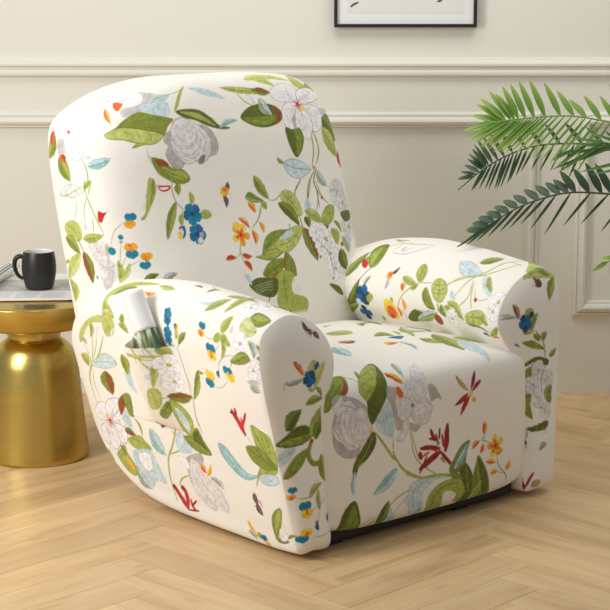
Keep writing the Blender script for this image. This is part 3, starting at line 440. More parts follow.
blob('dk', 'rust', 3, 1065, 2036, 1110, 1998, 1159, 2065, 1176, 2142, 1142, 2172, 1089, 2114); stem('lt', 5, 1111, 2011, 1125, 2089, 1140, 2158); blob('md', 'vein', 3, 988, 2008, 1027, 2016, 1086, 2081, 1112, 2140, 1032, 2081)
blob('md', 'vein', 3, 1165, 2088, 1183, 2025, 1205, 1973, 1275, 2081, 1303, 2171, 1325, 2267, 1226, 2214, 1171, 2141); stem('lt', 5, 1205, 1986, 1210, 2084, 1245, 2198)
blob('dk', 'dk', 0, 1205, 1986, 1218, 2086, 1256, 2202, 1292, 2169, 1270, 2085); blob('dk', 'lt', 3, 1074, 2213, 1109, 2162, 1151, 2154, 1240, 2222, 1244, 2282, 1161, 2266); leaf('l', 0, 59, -44, 1230, 2271, 1239, 2109)
blob('lt', 'vein', 3, 884, 2287, 840, 2155, 893, 2085, 986, 2063, 1070, 2076, 1109, 2129, 1101, 2175, 1061, 2208, 1035, 2182, 1050, 2150, 988, 2120, 951, 2140, 964, 2228, 965, 2321)
stem('vein', 5, 896, 2275, 887, 2137, 981, 2087, 1070, 2099); stem('vein', 3, 897, 2102, 943, 2127); stem('vein', 3, 861, 2154, 917, 2178); stem('vein', 3, 1041, 2104, 1083, 2146); lily(65, 1330, 1947, 1382, 2000)
disc('ye', 18, 1367, 1926); leaf('y', 0, 31, 5, 1326, 1982, 1395, 1977); leaf('o', 0, 35, -5, 1245, 1800, 1240, 1874); leaf('o', 0, 30, -8, 1153, 1930, 1212, 1898); leaf('o', 0, 30, -9, 1236, 1916, 1214, 1969)
leaf('o', 0, 26, -3, 1261, 2018, 1340, 2038); leaf('y', 0, 27, -5, 1299, 2093, 1362, 2091); leaf('y', 0, 35, 10, 1416, 2094, 1458, 2045); stem('sage', 8, 1251, 1880, 1226, 1895, 1277, 1916); stem('sage', 6, 1248, 1877, 1248, 1904)
stem('sage', 10, 1345, 2004, 1363, 2060, 1429, 2124, 1438, 2169); stem('sage', 5, 1359, 2094, 1410, 2112); leaf('g', 0, 23, 9, 1042, 1529, 1130, 1623); leaf('y', 0, 9, 12, 1050, 1537, 1126, 1617)
leaf('dr', 0, 23, 0, 1186, 1526, 1141, 1624); leaf('dr', 0, 23, 4, 1222, 1580, 1148, 1632); leaf('dr', 0, 27, -4, 1125, 1634, 1022, 1684); leaf('dr', 0, 29, 5, 1136, 1646, 1065, 1743); disc('ye', 15, 1144, 1640)
disc('yo', 14, 1165, 1674); stem('nv', 4, 1186, 1526, 1133, 1643); leaf('l', 0, 105, 24, 1243, 1052, 1295, 1214); leaf('g', 0, 114, -3, 1374, 1003, 1246, 1361); leaf('l', 0, 182, -37, 1427, 1106, 1492, 1278)
leaf('b', 0, 101, 28, 1406, 1173, 1312, 1503); leaf('l', 0, 89, 141, 1407, 723, 1487, 918); leaf('g', 0, 77, 50, 1469, 920, 1603, 970); leaf('l', 0, 24, -18, 1294, 837, 1232, 1008); leaf('s', 0, 23, -20, 1088, 1047, 1037, 1222)
leaf('p', 0, 30, -15, 1574, 853, 1629, 921); leaf('g', 0, 57, -17, 1493, 265, 1387, 595); leaf('g', 0, 50, -56, 1275, 559, 1477, 483); leaf('l', 0, 174, -11, 985, 586, 1054, 721); leaf('rb', 0, 79, 14, 817, 865, 922, 878)
leaf('t', 0, 88, 10, 735, 926, 659, 1138); leaf('g', 0, 121, -59, 1080, 858, 1169, 922); leaf('nb', 0, 86, -27, 1123, 927, 1138, 1005); leaf('o', 0, 60, -16, 980, 1067, 1070, 1052); leaf('s', 0, 29, -26, 1079, 1040, 1034, 1230)
leaf('l', 0, 32, -19, 1318, 792, 1232, 1008); leaf('g', 0, 45, -66, 1407, 744, 1408, 949); leaf('l', 0, 23, -9, 1261, 807, 1206, 923); leaf('g', 0, 64, 39, 1230, 1044, 1284, 1101); leaf('s', 0, 25, -19, 1109, 429, 1207, 393)
leaf('p', 0, 39, -70, 1433, 491, 1511, 546)
cloth_of('arm_far')
leaf('g', 1, 73, -3, 1237, 1783, 1167, 1616); blob('md', 'vein', 3, 1071, 1721, 1156, 1617, 1139, 1560, 1073, 1565, 1017, 1647, 1016, 1709); blob('lt', 'lt', 0, 1067, 1715, 1124, 1633, 1107, 1580, 1059, 1669)
disc('rust', 15, 1077, 1573); stem('lt', 8, 1022, 1703, 1090, 1774, 1141, 1874); blob('red', 'pk', 3, 1162, 1683, 1145, 1670, 1098, 1703, 1098, 1730, 1136, 1716); leaf('l', 1, 36, 9, 1130, 1687, 1116, 1648)
leaf('d', 1, 62, -30, 1235, 1966, 1106, 1789); leaf('g', 1, 44, 5, 1291, 2019, 1118, 1938); leaf('s', 1, 27, 10, 1062, 1841, 1016, 1772); pansy(5, 'bl', 'nv', 'nv', 62, 1063, 1883, 991, 1888)
blob('lt', 'vein', 3, 1030, 1887, 1000, 1871, 979, 1888, 1010, 1914, 1039, 1920); pansy(4, 'nv', 'bl', 'nv', 49, 1097, 1993, 1047, 1996); disc('pb', 21, 1116, 1926); leaf('br', 1, 21, -11, 864, 1754, 816, 1707)
leaf('lil', 1, 25, 14, 873, 1772, 880, 1839); disc('yo', 23, 869, 1763); disc('ora', 12, 866, 1758); stem('wo', 7, 969, 1623, 965, 1548, 856, 1547, 737, 1531); stem('wo', 7, 1059, 1581, 1015, 1548, 961, 1538)
stem('wo', 6, 964, 1628, 837, 1623, 727, 1538); stem('wo', 7, 919, 1610, 917, 1571, 900, 1612, 860, 1576); leaf('l', 1, 21, -19, 1111, 1487, 970, 1501)
blob('lt', 'vein', 3, 668, 1729, 672, 1686, 647, 1668, 602, 1705, 603, 1757, 633, 1762); stem('vein', 4, 643, 1674, 636, 1721, 626, 1758); leaf('l', 1, 41, -6, 762, 1759, 642, 1779); leaf('l', 1, 31, -7, 683, 1808, 622, 1774)
stem('lt', 7, 648, 1787, 727, 1848, 786, 1927); stem('sage', 5, 634, 1773, 524, 1754); leaf('o', 1, 33, 8, 754, 1791, 732, 1835); leaf('y', 1, 31, 17, 733, 1868, 740, 1938); leaf('l', 1, 24, 8, 830, 1876, 826, 1909)
blob('ye', 'ye', 0, 886, 1892, 841, 1894, 819, 1917, 805, 1963, 831, 2008, 916, 2000, 910, 1951); blob('ora', 'ora', 0, 884, 1936, 831, 1930, 825, 1978, 874, 2011, 903, 1995); leaf('o', 1, 27, 16, 796, 1920, 801, 1990)
disc('red', 14, 872, 1991); stem('lt', 8, 752, 1931, 753, 1993); blob('lm', 'vein', 3, 519, 1770, 495, 1726, 432, 1735, 398, 1777, 417, 1835, 475, 1830); stem('vein', 4, 491, 1731, 456, 1778, 446, 1834)
stem('vein', 3, 467, 1758, 445, 1750, 428, 1740); stem('vein', 3, 470, 1759, 492, 1760, 514, 1758); stem('vein', 3, 456, 1780, 432, 1771, 415, 1761); stem('vein', 3, 459, 1780, 481, 1781, 502, 1780)
stem('vein', 3, 446, 1801, 422, 1793, 404, 1783); stem('vein', 3, 449, 1802, 471, 1803, 492, 1801); blob('md', 'vein', 2, 574, 1831, 557, 1783, 502, 1837, 472, 1888, 535, 1884); stem('lt', 3, 553, 1790, 521, 1838, 478, 1884)
leaf('b', 1, 41, 6, 621, 1942, 544, 1934); blob('dk', 'lt', 3, 735, 1979, 652, 1919, 586, 1922, 519, 1901, 629, 1978, 720, 2002); leaf('s', 1, 45, 5, 658, 1984, 454, 1899); leaf('l', 1, 24, -9, 635, 1975, 474, 1920)
disc('rust', 32, 467, 1942); stem('lt', 12, 446, 1841, 444, 1897); leaf('g', 1, 46, -8, 422, 1849, 389, 1914); leaf('l', 1, 55, 14, 375, 1825, 248, 1897); stem('lt', 7, 408, 1749, 369, 1704, 324, 1675)
dogwood(4, 'wh', 'wo', 'lm', 45, 336, 1891, 285, 1890); leaf('l', 1, 23, 6, 968, 2002, 973, 2036); blob('pb', 'lt', 4, 437, 1605, 424, 1597, 361, 1586, 246, 1624, 268, 1659, 360, 1667)
stem('pbo', 4, 434, 1605, 324, 1634, 245, 1636); leaf('g', 1, 65, -1, 318, 1575, 232, 1485); stem('lt', 9, 113, 1419, 185, 1514, 214, 1606, 271, 1672, 330, 1789); stem('lt', 8, 104, 1483, 136, 1554, 205, 1629, 291, 1668, 426, 1747)
stem('lt', 7, 256, 1681, 235, 1767, 298, 1845); stem('lt', 7, 243, 1683, 210, 1783, 189, 1825); stem('lt', 5, 212, 1717, 182, 1776); blob('pb', 'pbo', 2, 207, 1654, 183, 1636, 105, 1691, 93, 1737, 158, 1704)
leaf('l', 1, 31, -6, 179, 1633, 89, 1714); disc('red', 12, 178, 1773); stem('lt', 5, 168, 1773, 123, 1763, 96, 1744); leaf('b', 1, 27, -6, 368, 1765, 318, 1807)
blob('lm', 'vein', 3, 235, 1873, 194, 1839, 124, 1819, 85, 1846, 142, 1903, 215, 1914); stem('vein', 4, 225, 1870, 163, 1862, 95, 1853); stem('vein', 3, 179, 1842, 171, 1858); stem('vein', 3, 136, 1830, 130, 1853)
stem('vein', 3, 179, 1871, 177, 1897); stem('vein', 3, 133, 1864, 137, 1889); leaf('l', 1, 37, -7, 112, 1835, 66, 1887); dogwood(4, 'wh', 'wo', 'lm', 47, 36, 1809, 451, 942); dogwood(4, 'wh', 'sage', 'lm', 57, 21, 1753, 421, 1014)
leaf('l', 1, 30, -9, 76, 1946, 2, 1878); leaf('o', 1, 15, 5, 61, 1950, 10, 1944); leaf('nb', 1, 15, 7, 127, 1943, 76, 1951); stem('rust', 9, 238, 1909, 130, 1909, 74, 1929); leaf('l', 1, 37, 11, 394, 1851, 336, 1891)
dogwood(4, 'wh', 'wo', 'lm', 48, 343, 1909, 296, 1912); stem('wo', 5, 169, 1464, 174, 1421); stem('lil', 6, 163, 1495, 81, 1499); blob('lm', 'vein', 4, 262, 1188, 22, 1526, 1, 1470, 3, 1341, -3, 1256, 65, 1239, 131, 1228, 230, 1195)
stem('vein', 4, 253, 1198, 150, 1255, 8, 1280); leaf('g', 0, 80, -18, 119, 1284, 50, 1255); leaf('g', 0, 51, 16, 3, 1263, 80, 1102)
cloth_of('arm_far_front')
blob('lm', 'vein', 3, 181, 1164, 140, 1201, 61, 1207, -12, 1186, -69, 1137, 12, 1151, 72, 1162, 156, 1162); stem('vein', 3, 171, 1171, 88, 1188, -35, 1158); leaf('g', 0, 28, -7, 68, 1195, -1, 1158)
leaf('g', 0, 59, 19, -52, 1145, 30, 1034); blob('br', 'br', 0, 115, 1145, 81, 1157, 66, 1131, 77, 1114, 107, 1114); leaf('br', 0, 16, -3, 123, 1162, 97, 1143); stem('ink', 4, 133, 1147, 105, 1134)
stem('ink', 4, 144, 1123, 103, 1127); stem('dr', 5, 119, 1113, 100, 1126); disc('dr', 8, 100, 1136); leaf('rb', 0, 35, -6, 287, 1045, 261, 961); leaf('s', 0, 17, -10, 376, 971, 260, 970); leaf('s', 0, 11, -9, 376, 993, 281, 976)
blob('lt', 'vein', 2, 224, 971, 203, 1007, 163, 1009, 153, 980, 198, 966); leaf('g', 0, 50, -13, 189, 878, 120, 983); leaf('l', 0, 20, 7, 237, 889, 143, 895); pansy(5, 'nv', 'bl', 'tb', 50, 214, 938, 161, 915)
disc('nv', 17, 168, 980); stem('md', 9, 140, 888, 82, 823, 64, 723); leaf('g', 0, 35, -5, 159, 872, 102, 829); leaf('g', 0, 41, -7, 91, 830, 53, 873); blob('md', 'vein', 3, 239, 837, 157, 836, 69, 781, 172, 802)
leaf('g', 0, 31, 6, 40, 739, -24, 775); leaf('br', 0, 10, -3, 291, 833, 253, 815); leaf('g', 0, 17, 6, 282, 757, 235, 670); blob('dk', 'vein', 3, 231, 712, 187, 737, 121, 746, 45, 722, 59, 691, 140, 724, 206, 709)
blob('md', 'vein', 3, 248, 579, 242, 647, 220, 683, 167, 699, 190, 630, 221, 557); stem('lt', 4, 183, 691, 226, 634, 241, 572); leaf('g', 0, 57, -16, 67, 490, 24, 597); dogwood(4, 'gl', 'wo', 'lm', 54, 124, 675, 59, 658)
dogwood(4, 'gl', 'wo', 'lm', 47, 54, 625, 11, 594); dogwood(4, 'gl', 'wo', 'lm', 52, 172, 606, 119, 576); dogwood(4, 'gl', 'wo', 'lm', 52, 141, 532, 78, 518); dogwood(4, 'gl', 'wo', 'lm', 43, 91, 454, 48, 429)
stem('ink', 6, 67, 699, 106, 618, 102, 544); stem('ink', 6, 142, 477, 106, 476); blob('md', 'vein', 2, 232, 499, 221, 554, 185, 555, 196, 508, 191, 471, 185, 425, 221, 451); stem('lt', 4, 204, 539, 217, 492, 193, 435)
leaf('g', 0, 31, -7, 62, 538, 47, 485); leaf('g', 0, 16, 1, 245, 348, 236, 464); leaf('s', 0, 7, 1, 248, 451, 250, 526); stem('sage', 4, 267, 339, 235, 360, 213, 377)
blob('dk', 'lt', 2, 215, 377, 167, 388, 87, 403, 77, 381, 102, 358, 169, 354, 203, 360); leaf('s', 0, 8, -4, 217, 372, 224, 313); disc('ye', 14, 272, 673); disc('tb', 16, 259, 657); disc('bl', 8, 264, 668)
pansy(5, 'bl', 'nv', 'nv', 38, 262, 573, 246, 553); disc('gl', 13, 266, 555); leaf('nb', 0, 4, 5, 256, 604, 247, 544); leaf('s', 0, 31, -8, 159, 252, 92, 283); leaf('w', 0, 22, -4, 126, 328, 81, 345); disc('bl', 19, 235, 298)
disc('tb', 9, 238, 303); disc('yo', 9, 225, 276); stem('ink', 3, 281, 221, 256, 240, 239, 269); stem('dr', 15, 270, 114, 271, 96, 252, 70); stem('dr', 25, 258, 133, 261, 95, 241, 45); stem('dr', 18, 281, 78, 246, 53)
stem('dr', 15, 241, 53, 217, 105, 192, 139); stem('red', 12, 265, 128, 260, 108); blob('tan', 'vein', 2, 204, 58, 195, 90, 151, 88, 152, 58)
PX = 0.001   # metres of cloth per texel of the print

class Print:
    """the woven print of one panel, drawn from flat shapes given in half millimetres on the cloth"""
    def __init__(self, name, a0, a1, b0, b1):
        self.o = (a0, b0); self.nx = int((a1 - a0) / PX) + 2; self.ny = int((b1 - b0) / PX) + 2
        self.im = np.empty((self.ny, self.nx, 3), np.float32); self.im[:] = s2l(BASE)
        rg = np.random.default_rng(5)
        def cloud(cell):
            gy, gx = self.ny // cell + 3, self.nx // cell + 3; G = rg.random((gy, gx)) * 2 - 1
            y = np.arange(self.ny) / cell; x = np.arange(self.nx) / cell; yi = y.astype(int); xi = x.astype(int)
            fy = (y - yi)[:, None]; fx = (x - xi)[None]; fy = fy * fy * (3 - 2 * fy); fx = fx * fx * (3 - 2 * fx)
            return (G[yi][:, xi] * (1 - fx) + G[yi][:, xi + 1] * fx) * (1 - fy) + (G[yi + 1][:, xi] * (1 - fx) + G[yi + 1][:, xi + 1] * fx) * fy
        self.wash = (1 + .16 * cloud(9) + .10 * cloud(4))[..., None]     # brushy unevenness of the printed colours
        for ci, seq in MOTIFS.get(name, []):
            self.fill(seq * 0.0005, s2l(INK[ci]))
    def fill(self, q, c):
        p = (q - self.o) / PX
        x0 = max(0, int(p[:, 0].min()) - 1); x1 = min(self.nx, int(p[:, 0].max()) + 2)
        y0 = max(0, int(p[:, 1].min()) - 1); y1 = min(self.ny, int(p[:, 1].max()) + 2)
        if x1 <= x0 or y1 <= y0: return
        S = 3
        xs = x0 - 0.5 + (np.arange((x1 - x0) * S) + 0.5) / S
        ys = y0 - 0.5 + (np.arange((y1 - y0) * S) + 0.5) / S
        ins = np.zeros((len(ys), len(xs)), bool)
        n = len(p)
        for i in range(n):
            ax, ay = p[i]; bx, by = p[(i + 1) % n]
            if ay == by: continue
            m = (ys >= min(ay, by)) & (ys < max(ay, by))
            if not m.any(): continue
            xc = ax + (ys[m] - ay) * (bx - ax) / (by - ay)
            ins[m] ^= xs[None, :] < xc[:, None]
        cov = ins.reshape(y1 - y0, S, x1 - x0, S).mean((1, 3))[..., None]
        self.im[y0:y1, x0:x1] = self.im[y0:y1, x0:x1] * (1 - cov) + np.minimum(np.asarray(c) * self.wash[y0:y1, x0:x1], .93) * cov
    def at(self, a, b):
        x = np.clip((a - self.o[0]) / PX, 0, self.nx - 1.001); y = np.clip((b - self.o[1]) / PX, 0, self.ny - 1.001)
        xi = x.astype(int); yi = y.astype(int); fx = (x - xi)[:, None]; fy = (y - yi)[:, None]
        I = self.im
        return (I[yi, xi] * (1 - fx) + I[yi, xi + 1] * fx) * (1 - fy) + (I[yi + 1, xi] * (1 - fx) + I[yi + 1, xi + 1] * fx) * fy

# the print repeats round the sides that face away from the photograph
def repeat(name, axis, sides):
    items = list(MOTIFS.get(name, []))
    if not items: return
    lo = min(p[:, axis].min() for c, p in items); hi = max(p[:, axis].max() for c, p in items)
    for sgn in sides:
        d = np.zeros(2); d[axis] = sgn * (hi - lo + 20)
        MOTIFS[name] = MOTIFS[name] + [(c, p + d) for c, p in items]
repeat('back', 0, (-1, 1)); repeat('arm_near', 1, (1,)); repeat('arm_far', 1, (-1,))
CHARTS = {}   # object name -> (print name, vertex array, chart array, quad array)
def cloth_obj(name, grids, prints, m, parent):
    """grids: list of (P[n,m,3], AB[n,m,2], print name)"""
    V = []; Q = []; Cc = []; off = 0; rec = []
    for P, AB, pn in grids:
        n, k = P.shape[:2]
        idx = np.arange(n * k).reshape(n, k) + off
        q = np.stack([idx[:-1, :-1], idx[:-1, 1:], idx[1:, 1:], idx[1:, :-1]], -1).reshape(-1, 4)
        V.append(P.reshape(-1, 3)); Q.append(q)
        ab = AB.reshape(-1, 2); Cc.append(prints[pn].at(ab[:, 0], ab[:, 1]))
        rec.append((pn, P.reshape(-1, 3), ab, q - off)); off += n * k
    V = np.vstack(V); Q = np.vstack(Q); Cc = np.vstack(Cc)
    me = bpy.data.meshes.new(name)
    me.vertices.add(len(V)); me.vertices.foreach_set('co', V.astype(np.float32).ravel())
    me.loops.add(Q.size); me.loops.foreach_set('vertex_index', Q.astype(np.int32).ravel())
    me.polygons.add(len(Q)); me.polygons.foreach_set('loop_start', np.arange(0, Q.size, 4, dtype=np.int32))
    me.polygons.foreach_set('use_smooth', np.ones(len(Q), bool))
    me.update(calc_edges=True)
    ca = me.color_attributes.new('print', 'FLOAT_COLOR', 'POINT')
    ca.data.foreach_set('color', np.c_[Cc, np.ones(len(Cc))].astype(np.float32).ravel())
    me.materials.append(m)
    o = link(bpy.data.objects.new(name, me), parent); CHARTS[o.name] = rec
    return o

m_cloth, nt, b = nodes('printed stretch cloth')
at = nt.nodes.new('ShaderNodeAttribute'); at.attribute_name = 'print'
nt.links.new(at.outputs['Color'], b.inputs['Base Color'])
b.inputs['Roughness'].default_value = 0.85; b.inputs['Specular IOR Level'].default_value = 0.25
b.inputs['Sheen Weight'].default_value = 0.15; b.inputs['Sheen Roughness'].default_value = 0.5
tc = nt.nodes.new('ShaderNodeTexCoord'); nz = nt.nodes.new('ShaderNodeTexNoise'); nz.inputs['Scale'].default_value = 5.5; nz.inputs['Detail'].default_value = 2
nt.links.new(tc.outputs['Object'], nz.inputs['Vector'])
bp = nt.nodes.new('ShaderNodeBump'); bp.inputs['Strength'].default_value = 0.22; bp.inputs['Distance'].default_value = 0.03
nt.links.new(nz.outputs['Fac'], bp.inputs['Height']); nt.links.new(bp.outputs['Normal'], b.inputs['Normal'])

# ------------------------------------------------------------------ the recliner
CA = math.radians(41)
chair = thing('recliner_armchair', 'cream recliner armchair in a stretch cover printed with green leaves, grey roses and small flowers', 'armchair', (-0.02, 4.08, 0), CA)
ST = 0.0021
prints = {
    'arm_near': Print('arm_near', -0.1, 1.0, -0.05, 1.55),
    'arm_near_front': Print('arm_near_front', -0.15, 0.22, -0.03, 0.68),
    'arm_far': Print('arm_far', -0.1, 1.0, -0.05, 1.6),
    'arm_far_front': Print('arm_far_front', -0.15, 0.22, -0.03, 0.7),
    'seat': Print('seat', 0.0, 0.95, -0.05, 1.3),
    'back': Print('back', -1.35, 1.35, 0.0, 1.5),
}

ARM_PROF = catmull([(0.055, 0.0), (0.006, 0.0), (-0.012, 0.09), (-0.036, 0.29), (-0.061, 0.53), (-0.080, 0.73), (-0.084, 0.86), (-0.066, 0.945), (0.0, 0.998),
                    (0.06, 0.985), (0.118, 0.92), (0.153, 0.81), (0.150, 0.72), (0.122, 0.60), (0.107, 0.42), (0.104, 0.2), (0.106, 0.0), (0.055, 0.0)], 1600)
ARM_TOP = catmull([(0, .588), (.1, .598), (.2, .609), (.3, .615), (.4, .618), (.5, .611), (.6, .598), (.68, .579), (.76, .548), (.82, .508), (.865, .458), (.895, .40), (.905, .34)], 500)
ARM_BOT = catmull([(0, .018), (.1, .012), (.2, .012), (.35, .012), (.5, .016), (.6, .028), (.697, .062), (.77, .105), (.83, .165), (.88, .245), (.905, .34)], 500)

def arm_profile(spacing):
    """spacing: list of (fraction of arc start, end, step) -> points and arc lengths in metres"""
    C = ARM_PROF.copy(); M = C.copy(); M[:, 1] *= 0.6
    d = np.r_[0, np.cumsum(np.linalg.norm(np.diff(M, axis=0), axis=1))]
    s = []
    for f0, f1, st in spacing:
        k = max(2, int((f1 - f0) * d[-1] / st))
        s.append(np.linspace(f0, f1, k, endpoint=False) * d[-1])
    s = np.r_[np.concatenate(s), d[-1]]
    return np.stack([np.interp(s, d, C[:, 0]), np.interp(s, d, C[:, 1])], 1), s, d[-1]

def arm_point(x, h, Y, zs=1.0, inner=0.0, w=1.0):
    """Y in 0..0.905 along the arm"""
    zt = np.interp(Y, ARM_TOP[:, 0], ARM_TOP[:, 1]) * zs; zb = np.interp(Y, ARM_BOT[:, 0], ARM_BOT[:, 1])
    u = np.clip((Y - 0.62) / (0.9055 - 0.62), 0, 1)
    tp = (1 - u ** 2.6) ** (1 / 2.6)
    xx = 0.03 + np.where(x < 0.03, (x - 0.03) * w, (x - 0.03) * (1 + inner * (.9 + .75 * np.clip((h - .5) / .25, 0, 1) ** 1.5))) * tp
    lip = 0.006 * np.exp(-Y / 0.012)                       # the sleeve draws in slightly at the front seam
    xx = xx - lip * np.tanh((x - 0.03) / 0.03)
    z = zb + h * (zt - zb)
    yy = Y + 0.05 * np.clip(h, 0, 2) ** 1.3 * (1 - Y / 0.905)
    return xx, yy, z

def build_arm(name, pn, far, spacing, zs, w=1.0, inner=0.0):
    pr, s, L = arm_profile(spacing)
    nt_ = int(0.905 / ST)
    tt = np.linspace(0, 1, nt_)
    Y = 0.905 * (1 - (1 - tt) ** 1.25)
    X, S_ = np.meshgrid(pr[:, 0], Y)
    Hh = np.broadcast_to(pr[:, 1], X.shape); YY = np.broadcast_to(Y[:, None], X.shape)
    xx, yy, zz = arm_point(X, Hh, YY, zs, inner, w)
    if far: xx = 0.916 - xx
    P = np.stack([xx, yy, zz], -1)
    AB = np.stack([YY, np.broadcast_to(s, X.shape)], -1)
    if not far: P = P[:, ::-1]; AB = AB[:, ::-1]
    # front cap
    nb = 420
    M = ARM_PROF.copy(); M[:, 1] *= 0.6
    R, ss = resample(np.c_[ARM_PROF, M], n=nb)
    d = np.r_[0, np.cumsum(np.linalg.norm(np.diff(M, axis=0), axis=1))]
    s2 = np.linspace(0, d[-1], nb)
    bx = np.interp(s2, d, ARM_PROF[:, 0]); bh = np.interp(s2, d, ARM_PROF[:, 1])
    rr = np.linspace(0, 1, 46) ** 0.8
    sx = 0.048 - 0.03 * np.clip((bh - .3) / .5, 0, 1); sh = np.clip(bh, 0.09, 0.80)
    GX = sx[None] + (bx - sx)[None] * rr[:, None]; GH = sh[None] + (bh - sh)[None] * rr[:, None]
    cx, cy, cz = arm_point(GX, GH, np.zeros_like(GX), zs, inner, w)
    bulge = 0.016 * (1 - rr ** 4)[:, None] + 0.004 * (1 - rr[:, None] ** 2) * np.sin(GH * 9)
    cy = cy - bulge
    ca_ = cx.copy()
    if far: cx = 0.916 - cx
    PC = np.stack([cx, cy, cz], -1); AC = np.stack([ca_, cz], -1)
    if far: PC = PC[::-1]; AC = AC[::-1]
    arm = cloth_obj(name, [(P, AB, pn)], prints, m_cloth, chair)
    cloth_obj('arm_front', [(PC, AC, pn + '_front')], prints, m_cloth, arm)
    return arm

# fractions along the profile: 0 bottom, ~.04-.44 outer side, .44-.62 top, .62-.96 inner
arm_near = build_arm('armrest', 'arm_near', False, [(0, .02, .01), (.02, .64, ST), (.64, 1, .005)], 1.0)
arm_far = build_arm('armrest', 'arm_far', True, [(0, .30, .005), (.30, .92, ST), (.92, 1, .01)], 1.03, 0.72, 0.22)

# seat and footrest: one stretched cover, profile runs from the back of the seat over the front edge
SEAT_PROF = catmull([(.74, .395), (.64, .405), (.5, .416), (.3, .426), (.14, .423), (.06, .417), (.022, .409), (.000, .392), (-.012, .360), (-.016, .31), (-.018, .2), (-.016, .1), (-.008, .052), (.012, .034), (.06, .036)], 1200)
def build_seat():
    R, s = resample(SEAT_PROF, step=ST)
    xs = np.linspace(0.088, 0.806, int(0.718 / ST))
    e = np.abs((xs - 0.447) / 0.359)
    T = np.gradient(R, axis=0); T /= np.linalg.norm(T, axis=1)[:, None]
    N = np.c_[-T[:, 1], T[:, 0]]                 # points inward (down / back)
    inn = 0.022 * e ** 7 + 0.006 * e ** 2
    Yg = R[:, 0][:, None] - N[:, 0][:, None] * -inn[None]
    Zg = R[:, 1][:, None] + N[:, 1][:, None] * inn[None]
    # keep the direction inward whatever the profile's sense
    Yg = R[:, 0][:, None] + N[:, 0][:, None] * inn[None]
    Xg = np.broadcast_to(xs, Yg.shape)
    P = np.stack([Xg, Yg, Zg], -1); AB = np.stack([Xg, np.broadcast_to(s[:, None], Yg.shape)], -1)
    k = int(np.argmax(R[:, 0] < -0.0135))        # split below the rounded edge
    a = cloth_obj('seat', [(P[:k + 1], AB[:k + 1], 'seat')], prints, m_cloth, chair)
    f = cloth_obj('footrest_panel', [(P[k:], AB[k:], 'seat')], prints, m_cloth, chair)
    return a, f
build_seat()

# backrest
BZ0, BZT = 0.45, 1.09
def build_back():
    # cross-section: superellipse, resampled
    w = np.linspace(0, 2 * np.pi, 4001)
    n1 = 4.6
    cx = np.sign(np.cos(w)) * np.abs(np.cos(w)) ** (2 / n1); cy = np.sign(np.sin(w)) * np.abs(np.sin(w)) ** (2 / n1)
    HX, HY = 0.438, 0.165
    C = np.c_[cx * HX, cy * HY]
    d = np.r_[0, np.cumsum(np.linalg.norm(np.diff(C, axis=0), axis=1))]
    # start at rear centre so that the front centre lies at a = 0
    i0 = 1000; C = np.vstack([C[i0:-1], C[:i0 + 1]])
    d = np.r_[0, np.cumsum(np.linalg.norm(np.diff(C, axis=0), axis=1))]; L = d[-1]
    # order: rear centre -> left side -> front -> right side -> rear centre
    seg = [(0, .14, .006), (.14, .83, ST), (.83, 1, .006)]
    s = np.concatenate([np.linspace(f0, f1, max(2, int((f1 - f0) * L / st)), endpoint=False) * L for f0, f1, st in seg] + [[L]])
    px = np.interp(s, d, C[:, 0]); py = np.interp(s, d, C[:, 1])
    a = s - L / 2
    # vertical profile
    ph = np.linspace(0, np.pi / 2, 3000); m1 = 7.0
    zz = np.sin(ph) ** (2 / m1); kk = np.cos(ph) ** (2 / m1)
    vz = np.r_[np.linspace(0.30, BZ0, 600)[:-1], BZ0 + zz * (BZT - BZ0)]; vk = np.r_[np.ones(599), kk]
    VP = np.c_[vz, vk * 0.30]
    dv = np.r_[0, np.cumsum(np.linalg.norm(np.diff(VP, axis=0), axis=1))]
    v = np.concatenate([np.arange(0, .16, .012), np.arange(.16, dv[-1], ST), [dv[-1]]])
    z = np.interp(v, dv, vz); k = np.interp(v, dv, vk)
    Z = np.broadcast_to(z[:, None], (len(z), len(s))).copy(); K = k[:, None]
    taper = 1 + 0.01 * np.sin(np.clip((z - .3) / .75, 0, 1) * np.pi)
    X0 = px[None] * K * taper[:, None]
    Y0 = py[None] * (0.25 + 0.75 * K) * np.where(K < 0.999, 1, 1)
    Y0 = py[None] * K ** 0.8
    X = 0.414 + X0
    yc = np.interp(z, [.16, .45, 1.0, 1.1], [.77, .785, .935, .955])
    front = np.clip(-py / HY, 0, 1)[None] ** 2
    xn = np.clip(px / HX, -1, 1)[None]
    zrel = (Z - .4) / .68
    bul = 0.028 * front * (1 - np.abs(xn) ** 2.5) * (np.exp(-((zrel - .22) / .25) ** 2) + .8 * np.exp(-((zrel - .8) / .28) ** 2))
    Y = yc[:, None] + Y0 - bul
    # top line falls a little towards the outer corners
    fall = np.clip((Z - .85) / .24, 0, 1) ** 2
    Z = Z - fall * (0.085 * np.clip((-.08 - X0) / .33, 0, 1) ** 1.8 + 0.012 * np.clip(X0 / .40, 0, 1) ** 4 + .035 * np.clip(Y0 / .16, 0, 1) ** 2)
    P = np.stack([X, Y, Z], -1); AB = np.stack([np.broadcast_to(a, X.shape) * (0.35 + 0.65 * K), np.broadcast_to(v[:, None], X.shape)], -1)
    return cloth_obj('backrest', [(P, AB, 'back')], prints, m_cloth, chair)
build_back()

